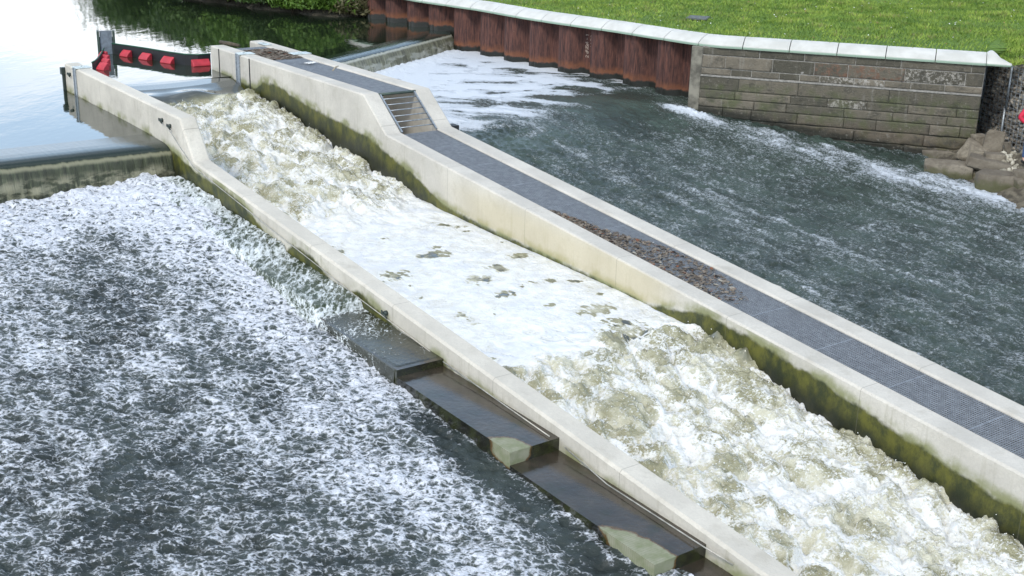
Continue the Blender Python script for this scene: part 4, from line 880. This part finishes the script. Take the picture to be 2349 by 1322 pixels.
# ------------------------------------------------------------------ foliage
def leafmat(name, a, b_):
    q = NT(name); c = q.mix(q.rng(q.attr('rnd'), 0, 1, 0, 1, False), a, b_); q.set(c, .6); q.put(q.p.inputs['Subsurface Weight'], 0.0)
    tr = q.n('ShaderNodeBsdfTranslucent'); q.put(tr.inputs[0], c); ms = q.n('ShaderNodeMixShader'); ms.inputs[0].default_value = .25; q.l(q.p.outputs[0], ms.inputs[1]); q.l(tr.outputs[0], ms.inputs[2]); q.l(ms.outputs[0], q.out.inputs[0]); return q.m
M['leafA'] = leafmat('leaf_fresh', (.045, .11, .010), (.15, .26, .03)); M['leafB'] = leafmat('leaf_dark', (.022, .055, .009), (.085, .15, .022)); M['leafC'] = leafmat('leaf_dry', (.06, .055, .02), (.16, .15, .07))
M['bark'] = plain('bark', (.07, .055, .04), .9)
def leaves(name, parent, cen, rad, n, size, mat, clump=14, long=1.0, low=.2):
    cen = np.array(cen, float); nc = max(6, n//40); cc = RNG.normal(0, 1, (nc, 3)); cc /= np.linalg.norm(cc, axis=1)[:, None]; cc *= RNG.uniform(.35, 1, (nc, 1)); cc[:, 2] = np.abs(cc[:, 2])*1.0-.15 if low < .5 else cc[:, 2]
    cp = cen+cc*np.array(rad); k = RNG.integers(0, nc, n); p = cp[k]+RNG.normal(0, 1, (n, 3))*np.array(rad)*.20
    p[:, 2] = np.maximum(p[:, 2], cen[2]-rad[2]*low)
    a = RNG.normal(0, 1, (n, 3)); a[:, 2] = a[:, 2]*.6+.5*long; a /= np.linalg.norm(a, axis=1)[:, None]; b2 = np.cross(a, RNG.normal(0, 1, (n, 3))); b2 /= np.linalg.norm(b2, axis=1)[:, None]
    sz = (size*RNG.uniform(.6, 1.4, n))[:, None]; V = np.zeros((n, 4, 3)); V[:, 0] = p-a*sz*long; V[:, 1] = p+b2*sz*.45; V[:, 2] = p+a*sz*long; V[:, 3] = p-b2*sz*.45
    rnd = np.clip(RNG.random(nc)[k]*.6+RNG.random(n)*.4, 0, 1)
    return arr(name, V.reshape(-1, 3), np.arange(n*4).reshape(-1, 4), mat, parent, False, {'rnd': np.repeat(rnd, 4)})
def bush(p, r, h, n, size, mat, label, long=1.0, name='bush', trunk=False, cat='bush', group=None):
    e = empty(name, (p[0], p[1], p[2]), label, cat, group)
    b = MB()
    for k in range(5 if not trunk else 4):
        an_ = k*1.4+random.random(); L = h*(.6 if not trunk else .75)
        b.tube([(p[0], p[1], p[2]-.1), (p[0]+cos(an_)*r*.15, p[1]+sin(an_)*r*.15, p[2]+L*.4), (p[0]+cos(an_)*r*.4, p[1]+sin(an_)*r*.4, p[2]+L)], [.035*h/1.5, .025*h/1.5, .008], 5)
    b.build('stems' if not trunk else 'trunk', M['bark'], e, True)
    leaves('foliage' if not trunk else 'crown', e, (p[0], p[1], p[2]+h*.30 if not trunk else p[2]+h*.42), (r, r, h*.62 if not trunk else h*.5), n, size, mat, long=long, low=.9 if trunk else .2)
    return e
bl = [ # px x, offset inland, radius, height, material, look
 (812, .5, .7, .55, 'leafC', 'low straw coloured weeds against the first sheet pile'), (776, .6, .8, .8, 'leafC', 'dry brownish scrub on the muddy shore next to the piles'), (735, .7, .8, 1.2, 'leafA', 'bright green leafy shrub left of the dry scrub'),
 (690, .6, .8, 1.1, 'leafA', 'fresh green nettle clump in the middle of the right shore'), (650, .5, .7, .8, 'leafA', 'low fresh green clump on the shore right of the bare mud'), (600, .9, .9, 1.3, 'leafB', 'dark green shrub above the bare mud'),
 (555, .6, .8, 1.2, 'leafA', 'tufted light green shrub overhanging the water'), (505, .5, .9, 1.3, 'leafA', 'yellowish green shrub by the water left of the tufted one'), (450, .6, 1., 1.6, 'leafB', 'dark shrub where the shore meets the top of the photo'),
 (400, .7, 1.2, 2.2, 'leafB', 'tall dark shrub reflected in the pool above the red floats')]
for i, (x, inn, r, h, mt, lb) in enumerate(bl):
    if x < 720: inn = .30; r *= 1.1; h *= (1.4 if x > 480 else .75)
    d = np.interp(x, [200, 350, 450, 560, 640, 700, 760, 820], [22, 11.8, 8.4, 5.2, 3.35, 2.0, .9, .0][:8]); d = max(0, d)
    sx_, sy_ = np.interp(d, dsr, shore[:, 0]), np.interp(d, dsr, shore[:, 1])
    bush((sx_+.66*inn, sy_+.75*inn, 1.72), r, h, 1900 if h < 1.5 else 3400, .075, M[mt], lb, 1.3, group='shrubs along the upstream shore')
# taller trees behind, whose crowns only the pool mirrors
tl_ = [(-8.9, 49.4, 2.4, 1.3, 'leafA'), (-11.3, 52.3, 1.7, 1.2, 'leafA'), (-6.4, 48.6, 2.0, 1.2, 'leafB'), (-7.6, 48.6, 2.4, 1.5, 'leafB'), (-10.0, 51.0, 2.2, 1.5, 'leafB'), (-12.6, 53.6, 1.6, 1.3, 'leafA'), (-15.0, 57.0, 1.8, 1.6, 'leafB'), (-18.2, 62.0, 1.9, 1.9, 'leafB'), (-20.5, 67.5, 2.7, 2.3, 'leafB'), (-23.5, 75., 3.4, 2.6, 'leafB'), (-5.4, 49.6, 2.2, 1.5, 'leafA')]
tlab = ['light green sapling behind the muddy shore', 'light green sapling between two dark trees on the bank', 'low dark tree just behind the last sheet piles', 'small dark tree behind the sheet piles, nearest the lawn, mirrored in the pool', 'dark tree behind the bare mud, mirrored in the pool', 'lighter green tree second along the upstream bank', 'low dark tree midway along the upstream bank', 'low wide dark tree beyond the midway one', 'second farthest dark tree up the bank', 'farthest dark tree on the upstream bank', 'light green small tree behind the end of the sheet piles']
for (x, y, h, r, mt), lb in zip(tl_, tlab):
    bush((x, y, 2.6), r, h, 6000, .13, M[mt], lb, 1.0, 'tree', True, 'tree', 'trees along the upstream bank')

# ------------------------------------------------------------------ gabion wall, rocks, person on the right bank
ga = at(2247, 128, 2.45); gb = at(2400, 176, 2.45); gv_ = (gb-ga)[:2]; gL = np.linalg.norm(gv_); gv_ /= gL; gn = np.array([gv_[1], -gv_[0]])    # river side
if gn[0] > 0: gn = -gn
GB = empty('gabion_wall', (ga[0], ga[1], .3), 'wire mesh gabion wall filled with small grey stones at the right edge', 'gabion wall')
q = NT('gabion_stone'); c = q.mix(q.rng(q.attr('rnd'), 0, 1, 0, 1, False), (.20, .175, .145), (.46, .42, .35)); q.set(c, .9, 0, q.bump(q.noise(20, 4), .5, .02)); M['gstone'] = q.m
ico = bmesh.new(); bmesh.ops.create_icosphere(ico, subdivisions=1, radius=1); iv = np.array([v.co[:] for v in ico.verts]); ifc = np.array([[v.index for v in f.verts] for f in ico.faces]); ico.free()
def stones(name, P, rad, mat, parent=None, seed=1, label=None, flat=.7):
    n = len(P); r = np.random.default_rng(seed); V = np.zeros((n, len(iv), 3))
    for k in range(n):
        a = r.normal(0, 1, (3, 3)); qm, _ = np.linalg.qr(a); sc_ = rad[k]*r.uniform(.6, 1.25, 3)*np.array([1, 1, flat]); V[k] = ((iv*(1+r.normal(0, .10, (len(iv), 1))))*sc_) @ qm.T+P[k]
    Fq = (ifc[None]+np.arange(n)[:, None, None]*len(iv)).reshape(-1, 3)
    return arr(name, V.reshape(-1, 3), Fq, mat, parent, False, {'rnd': np.repeat(r.random(n), len(iv))})
Pp = []; Rr = []
r = np.random.default_rng(5)
for k in range(1500):
    a = r.uniform(0, gL); z = r.uniform(.25, 2.42); dp = r.uniform(.0, .12); Pp.append((ga[0]+gv_[0]*a-gn[0]*dp, ga[1]+gv_[1]*a-gn[1]*dp, z)); Rr.append(r.uniform(.05, .095))
so_ = stones('stone_fill', np.array(Pp), Rr, M['gstone'], GB, 5); so_['kind'] = 'stuff'
def gp_(a, z, o_): return (ga[0]+gv_[0]*a+gn[0]*o_, ga[1]+gv_[1]*a+gn[1]*o_, z)
b = MB(); b.hexa([gp_(0, .1, -.2), gp_(gL, .1, -.2), gp_(gL, .1, -.9), gp_(0, .1, -.9), gp_(0, 2.4, -.2), gp_(gL, 2.4, -.2), gp_(gL, 2.4, -.9), gp_(0, 2.4, -.9)]); b.build('core', plain('gabion_shade', (.16, .145, .12), .95, 0, .5, 12, 1.), GB)
b = MB()
for z in np.arange(.35, 2.46, .105): b.tube([gp_(0, z, .05), gp_(gL, z, .05)], .009, 4)
for a in np.arange(.03, gL, .21): b.tube([gp_(a, .3, .055), gp_(a, 2.46, .055)], .007, 4)
b.build('wire_mesh', M['galv'], GB)
for a, z0, z1 in ((.62, 1.35, 2.5), (.55, .3, 1.4), (2.0, 1.35, 2.45), (1.95, .2, 1.4)):
    b = MB(); b.tube([gp_(a, z0, .08), gp_(a, z1, .08)], .035, 8); b.build('post', M['galv'], GB, True)
for a in (.1, .9, 1.7): pass
bush((*at(2246, 300, .4)[:2], .4), .28, 1.6, 900, .05, M['leafB'], 'dark green ivy growing up between the stone wall and the gabions', 1.0, 'ivy', cat='climbing plant')
# rubble slope
q = NT('rubble_soil'); c = q.mix(q.rng(q.noise(6, 5), .35, .65), (.06, .05, .035), (.16, .14, .10)); q.set(c, .95, 0, q.bump(q.noise(12, 5), 1, .06)); M['rub'] = q.m
V = []; nn = 14
c0 = at(2225, 400, -.25); 
for i in range(nn):
    for j in range(nn):
        f = i/(nn-1); g_ = j/(nn-1); a = np.array([*(MBp+wn2*-.3-wv_*.6)])*(1-f)+np.array([13.9, 26.8])*f; o_ = np.array([-.75+f*.1, -.9])*(.0)+gn*1.0
        base = a; P = base+np.array([-.62, -.75])*(g_*2.4-.4)*(1 if True else 1); V.append((P[0], P[1], .62-g_*.95-.1*f+.08*mnoise.noise((P[0]*1.5, P[1]*1.5, 0))))
tag(arr('rubble_slope', V, gridf(nn, nn), M['rub'], None, True), kind='structure')
q = NT('boulder_stone'); zz = q.n('ShaderNodeSeparateXYZ'); q.l(q.n('ShaderNodeNewGeometry').outputs['Position'], zz.inputs[0])
c = q.mix(q.rng(q.noise(3, 6, .65), .3, .7), (.15, .125, .09), (.34, .30, .23)); c = q.mix(q.rng(q.noise(7, 5, .7), .5, .68, 0, .6), c, (.10, .085, .06))
oi = q.n('ShaderNodeObjectInfo').outputs['Random']; c = q.mix(q.rng(oi, 0, 1, 0, .7, False), c, (.10, .085, .065))
lowm = q.rng(q.math('ADD', zz.outputs[2], q.math('MULTIPLY', q.noise(4, 4), .5)), .50, .28); c = q.mix(q.math('MULTIPLY', lowm, .75), c, (.07, .075, .025))
q.set(c, .9, 0, q.bump(q.noise(14, 6, .65), .7, .03)); M['boulder'] = q.m
def rock(x, y, z, dims, rot, label, seed, cat='boulder', mat='boulder', tilt=(0, 0)):
    bm = bmesh.new(); random.seed(seed)
    for sx_ in (-1, 1):
        for sy_ in (-1, 1):
            for sz_ in (-1, 1):
                for k_ in range(2):
                    p = [sx_*.5*random.uniform(.72, 1), sy_*.5*random.uniform(.68, 1), sz_*.5*random.uniform(.7, 1)]; p[random.randrange(3)] *= random.uniform(.45, 1); bm.verts.new(p)
    r_ = bmesh.ops.convex_hull(bm, input=bm.verts[:]); bmesh.ops.delete(bm, geom=[v for v in bm.verts if not v.link_faces], context='VERTS')
    bmesh.ops.bevel(bm, geom=bm.edges[:]+bm.verts[:], offset=.045, segments=2, affect='EDGES', profile=.6); bmesh.ops.triangulate(bm, faces=bm.faces[:]); bmesh.ops.subdivide_edges(bm, edges=[e for e in bm.edges if e.calc_length() > .18], cuts=2, use_grid_fill=False); bmesh.ops.triangulate(bm, faces=bm.faces[:])
    for v in bm.verts:
        p = v.co; p = p+p.normalized()*(.035*mnoise.noise((p.x*2.5+seed, p.y*2.5, p.z*2.5))+.014*mnoise.noise((p.x*8+seed, p.y*8, p.z*8))); v.co = Vector((p.x*dims[0], p.y*dims[1], p.z*dims[2]))
    bmesh.ops.recalc_face_normals(bm, faces=bm.faces[:])
    me = bpy.data.meshes.new('boulder'); bm.to_mesh(me); bm.free(); me.materials.append(M[mat]); me.polygons.foreach_set('use_smooth', np.ones(len(me.polygons), bool))
    me.set_sharp_from_angle(angle=radians(35))
    o = bpy.data.objects.new('boulder', me); COL.objects.link(o); P = at(x, y, z); o.location = Vector((P[0], P[1], z)); o.rotation_euler = (tilt[0], tilt[1], rot)
    return tag(o, label, cat, 'boulders at the foot of the right bank')
G_ = -.55
rock(2176, 392, .10, (1.30, .55, .48), -.42, 'long mossy boulder lying at the water edge, leftmost of the pile', 3)
rock(2236, 352, .42, (.85, .6, .52), -.5, 'angular tan boulder leaning at the corner of the stone wall', 5, tilt=(.1, .35))
rock(2266, 378, .36, (1.2, .6, .34), -.38, 'flat grey topped slab of rock in the middle of the pile', 8, tilt=(.05, .15))
rock(2288, 418, .10, (1.05, .7, .50), -.3, 'big pale boulder in front at the water edge', 12)
rock(2279, 330, .70, (.52, .35, .72), -.2, 'upright blocky boulder standing at the back of the pile', 15, tilt=(-.1, .12))
rock(2243, 330, .58, (.38, .4, .55), .3, 'dark upright stone between the wall corner and the blocky boulder', 18)
rock(2170, 337, .36, (.95, .45, .24), -.32, 'flat light brown stone jutting from the wall foot, upper', 21)
rock(2160, 360, .14, (1.05, .5, .40), -.32, 'dark squared stone at the wall foot below the flat one', 24)
rock(2344, 424, .12, (.5, .5, .45), .2, 'mossy boulder cut off by the right edge of the photo, lower', 27)
rock(2346, 405, .30, (.45, .45, .34), .5, 'ochre boulder at the right edge above the mossy one', 30)
rock(2284, 361, .52, (.55, .4, .22), -.1, 'small wedge of rock behind the flat slab', 33)
rock(2238, 402, .04, (.4, .5, .36), .1, 'dark stone wedged between the long boulder and the pale one', 36)
rock(2312, 347, .62, (.16, .14, .52), .3, 'thin pale upright stone stub near the gabions', 40, 'stone', tilt=(0, -.25))
r = np.random.default_rng(9); Pp = []; Rr = []
for k in range(150):
    x = r.uniform(2296, 2400); y = r.uniform(346, 405); z = .62-(y-345)/60*.4; P = at(x, y, z); Pp.append((P[0], P[1], z)); Rr.append(r.uniform(.035, .11))
q = NT('rubble_stone'); c = q.mix(q.rng(q.attr('rnd'), 0, 1, 0, 1, False), (.22, .20, .15), (.50, .47, .38)); q.set(c, .9, 0, q.bump(q.noise(14, 4), .4, .02)); M['rstone'] = q.m
tag(stones('rubble', np.array(Pp), Rr, M['rstone'], None, 9), 'loose pale rubble stones between the boulders and the gabions', 'rubble', kind='stuff')
Pp = [];Rr = []
for k in range(420):
    a = r.uniform(-.2, gL); o_ = r.uniform(-1.0, -.0); Pp.append(gp_(a, 2.50+r.uniform(-.03, .03)-o_*.15, o_)); Rr.append(r.uniform(.02, .045))
tag(stones('gravel', np.array(Pp), Rr, M['rstone'], None, 10), 'pale gravel scattered along the top of the gabion wall', 'gravel', kind='stuff')

# ------------------------------------------------------------------ person at the right edge (only an arm and a leg reach the photo)
def skinned(name, parent, chains, mat, sub=2, root=0):
    """chains: list of lists of (point, radius); first point of a chain may repeat an earlier point"""
    me = bpy.data.meshes.new(name); V = []; E = []; Rd = []; key = {}
    for ch in chains:
        prev = None
        for p, r_ in ch:
            k = tuple(round(c, 4) for c in p)
            if k not in key: key[k] = len(V); V.append(p); Rd.append(r_)
            i = key[k]
            if prev is not None: E.append((prev, i))
            prev = i
    me.from_pydata(V, E, []); me.materials.append(mat); o = bpy.data.objects.new(name, me); COL.objects.link(o)
    o.modifiers.new('skin', 'SKIN'); lay = me.skin_vertices[0] if me.skin_vertices else None
    if lay is None:
        bpy.context.view_layer.objects.active = o; lay = me.skin_vertices[0]
    for i, r_ in enumerate(Rd): lay.data[i].radius = (r_, r_) if not isinstance(r_, tuple) else r_; lay.data[i].use_root = (i == root)
    sb = o.modifiers.new('sub', 'SUBSURF'); sb.levels = sub; sb.render_levels = sub
    o.parent = parent
    return o
fp = at(2358, 374, .50)
PE = empty('person', fp, 'person in a red jacket and blue jeans standing by the gabions with an elbow out', 'person')
PE.rotation_euler = (0, 0, radians(12))
skin = plain('skin', (.50, .31, .23), .5, 0, .05); jean = plain('denim', (.045, .085, .19), .85, 0, .2); redj = plain('red_jacket', (.55, .015, .05), .7, 0, .1); hair = plain('brown_hair', (.05, .03, .02), .7)
body = [[((0, 0, .95), .13), ((0, 0, 1.15), .12), ((0, 0, 1.36), .14), ((0, 0, 1.46), .07), ((0, .0, 1.56), .06), ((0, -.01, 1.66), .09), ((0, 0, 1.74), .075)],
        [((0, 0, .95), .13), ((-.10, 0, .86), .10), ((-.12, -.02, .48), .065), ((-.13, 0, .10), .045), ((-.14, -.14, .04), .035)],
        [((0, 0, .95), .13), ((.10, 0, .86), .10), ((.13, -.03, .48), .065), ((.15, 0, .10), .045), ((.16, -.14, .04), .035)]]
arms = [[((0, 0, 1.36), .14), ((-.19, 0, 1.40), .055), ((-.40, .04, 1.12), .042), ((-.22, -.12, .98), .032), ((-.17, -.15, .96), .034)],
        [((0, 0, 1.36), .14), ((.19, 0, 1.40), .055), ((.27, .0, 1.10), .042), ((.27, -.08, .86), .030), ((.27, -.10, .80), .032)]]
skinned('body', PE, body+arms, skin)
skinned('jacket', PE, [[((0, 0, .92), .165), ((0, 0, 1.15), .155), ((0, 0, 1.36), .165), ((0, 0, 1.47), .085)], [((0, 0, 1.36), .165), ((-.20, 0, 1.40), .078), ((-.40, .04, 1.12), .068), ((-.25, -.10, 1.0), .052)], [((0, 0, 1.36), .165), ((.20, 0, 1.40), .078), ((.27, 0, 1.10), .066), ((.27, -.07, .90), .05)]], redj)
skinned('jeans', PE, [[((0, 0, .97), .14), ((-.10, 0, .86), .115), ((-.12, -.02, .48), .082), ((-.13, 0, .12), .065)], [((0, 0, .97), .14), ((.10, 0, .86), .115), ((.13, -.03, .48), .082), ((.15, 0, .12), .065)]], jean)
for sx2, hx, hy, hz in ((-1, -.15, -.16, .955), (1, .27, -.11, .78)):
    ch = []
    for k in range(4): ch.append([((hx, hy, hz), .022), ((hx+.012*(k-1.5)*1.4, hy-.035, hz-.03+(.0)), .010), ((hx+.013*(k-1.5)*1.5, hy-.05, hz-.07-.005*(k % 2)), .008)])
    ch.append([((hx, hy, hz), .022), ((hx-sx2*.03, hy-.03, hz-.005), .010), ((hx-sx2*.035, hy-.05, hz-.03), .008)])
    skinned('hand', PE, ch, skin, 1)
b = MB()
def ell(bm_, c, r_, n=14):
    for i in range(n+1):
        pass
def ellipsoid(name, c, r_, mat, parent, cut=None):
    bm = bmesh.new(); bmesh.ops.create_uvsphere(bm, u_segments=16, v_segments=12, radius=1)
    for v in bm.verts: v.co = Vector((c[0]+v.co.x*r_[0], c[1]+v.co.y*r_[1], c[2]+v.co.z*r_[2]))
    if cut: bmesh.ops.delete(bm, geom=[v for v in bm.verts if cut(v.co)], context='VERTS')
    me = bpy.data.meshes.new(name); bm.to_mesh(me); bm.free(); me.materials.append(mat); me.polygons.foreach_set('use_smooth', np.ones(len(me.polygons), bool)); o = bpy.data.objects.new(name, me); COL.objects.link(o); o.parent = parent; return o
ellipsoid('hair', (0, .02, 1.71), (.105, .115, .11), hair, PE, lambda p: p.y < -.03 and p.z < 1.74)
for e in (-1, 1):
    ellipsoid('eye', (e*.032, -.088, 1.685), (.011, .008, .008), M['dark_steel'], PE); ellipsoid('ear', (e*.09, .0, 1.67), (.012, .02, .03), skin, PE); ellipsoid('shoe', (e*.14, -.05, .035), (.05, .14, .045), M['black'], PE)
ellipsoid('nose', (0, -.105, 1.655), (.013, .016, .022), skin, PE); ellipsoid('mouth', (0, -.092, 1.62), (.024, .008, .006), redj, PE)

# ------------------------------------------------------------------ chalk marks on the piles (thin raised strokes)
GL = {'A': [((0, 0), (.5, 1)), ((.5, 1), (1, 0)), ((.2, .4), (.8, .4))], 'Z': [((0, 1), (1, 1)), ((1, 1), (0, 0)), ((0, 0), (1, 0))], '1': [((.2, .8), (.5, 1)), ((.5, 1), (.5, 0))], '7': [((0, 1), (1, 1)), ((1, 1), (.3, 0))],
      '4': [((.7, 0), (.7, 1)), ((.7, 1), (0, .35)), ((0, .35), (1, .35))], '5': [((1, 1), (0, 1)), ((0, 1), (0, .55)), ((0, .55), (.8, .55)), ((.8, .55), (.9, .25)), ((.9, .25), (.6, 0)), ((.6, 0), (0, .05))], '-': [((.1, .5), (.9, .5))],
      'I': [((.5, 0), (.5, 1))], 'P': [((0, 0), (0, 1)), ((0, 1), (.9, .9)), ((.9, .9), (.9, .6)), ((.9, .6), (0, .5))], '2': [((0, .8), (.5, 1)), ((.5, 1), (1, .7)), ((1, .7), (0, 0)), ((0, 0), (1, 0))], '6': [((.8, 1), (.1, .5)), ((.1, .5), (.1, .1)), ((.1, .1), (.8, 0)), ((.8, 0), (.9, .4)), ((.9, .4), (.1, .45))]}
M['chalk'] = plain('chalk', (.42, .34, .28), .95)
def chalk(d, depth, z, txt, size, parent):
    """writing turned a quarter, running up the pile pan"""
    P, v, n_ = pth(d); b = MB(); y = 0
    for ch in txt:
        for (a, c_) in GL.get(ch, []):
            def pt(q_): xx = -q_[1]*size; zz_ = y+q_[0]*size*.7; W_ = P+v*xx+n_*(depth+.10-.006); return (W_[0], W_[1], z+zz_)
            b.tube([pt(a), pt(c_)], .007, 4)
        y += size*1.05
    return b.build('chalk_mark', M['chalk'], parent)
def near_pile(x, y, z):
    P = at(x, y, z); dd = [(np.linalg.norm(pth(d)[0]-P[:2]), d) for d in np.arange(0, LT, .05)]; return min(dd)[1]
def pan_centre(d): k = round(d/pw-.465); return (k+.465)*pw, pileobjs[max(0, min(len(pileobjs)-1, k))]
d, po_ = pan_centre(near_pile(1318, 110, 2.0)); chalk(d-.02, .42, 1.78, 'AZ4-1', .115, po_); chalk(d+.16, .42, 1.93, 'IIP2', .10, po_)
d, po_ = pan_centre(near_pile(1240, 110, 2.0)); chalk(d, .42, 1.62, '2676', .11, po_)

# ------------------------------------------------------------------ spray thrown up by the rapids
cs, ct, cz = CH; r = np.random.default_rng(33); Pp = []; Rr = []
for k in range(5200):
    i = r.integers(0, len(cs)); 
    if rapid(cs[i]) < .8: continue
    j = r.integers(2, len(ct)-2); Pp.append((*ST(cs[i], ct[j])[:2], cz[i, j]+abs(r.normal(0, .045)))); Rr.append(r.uniform(.004, .011))
q = NT('spray_drops'); q.set((.85, .86, .84), .25); M['spray'] = q.m
tag(stones('spray', np.array(Pp), Rr, M['spray'], None, 12, flat=1.), 'fine white spray drops thrown up by the rapids', 'spray', kind='stuff')
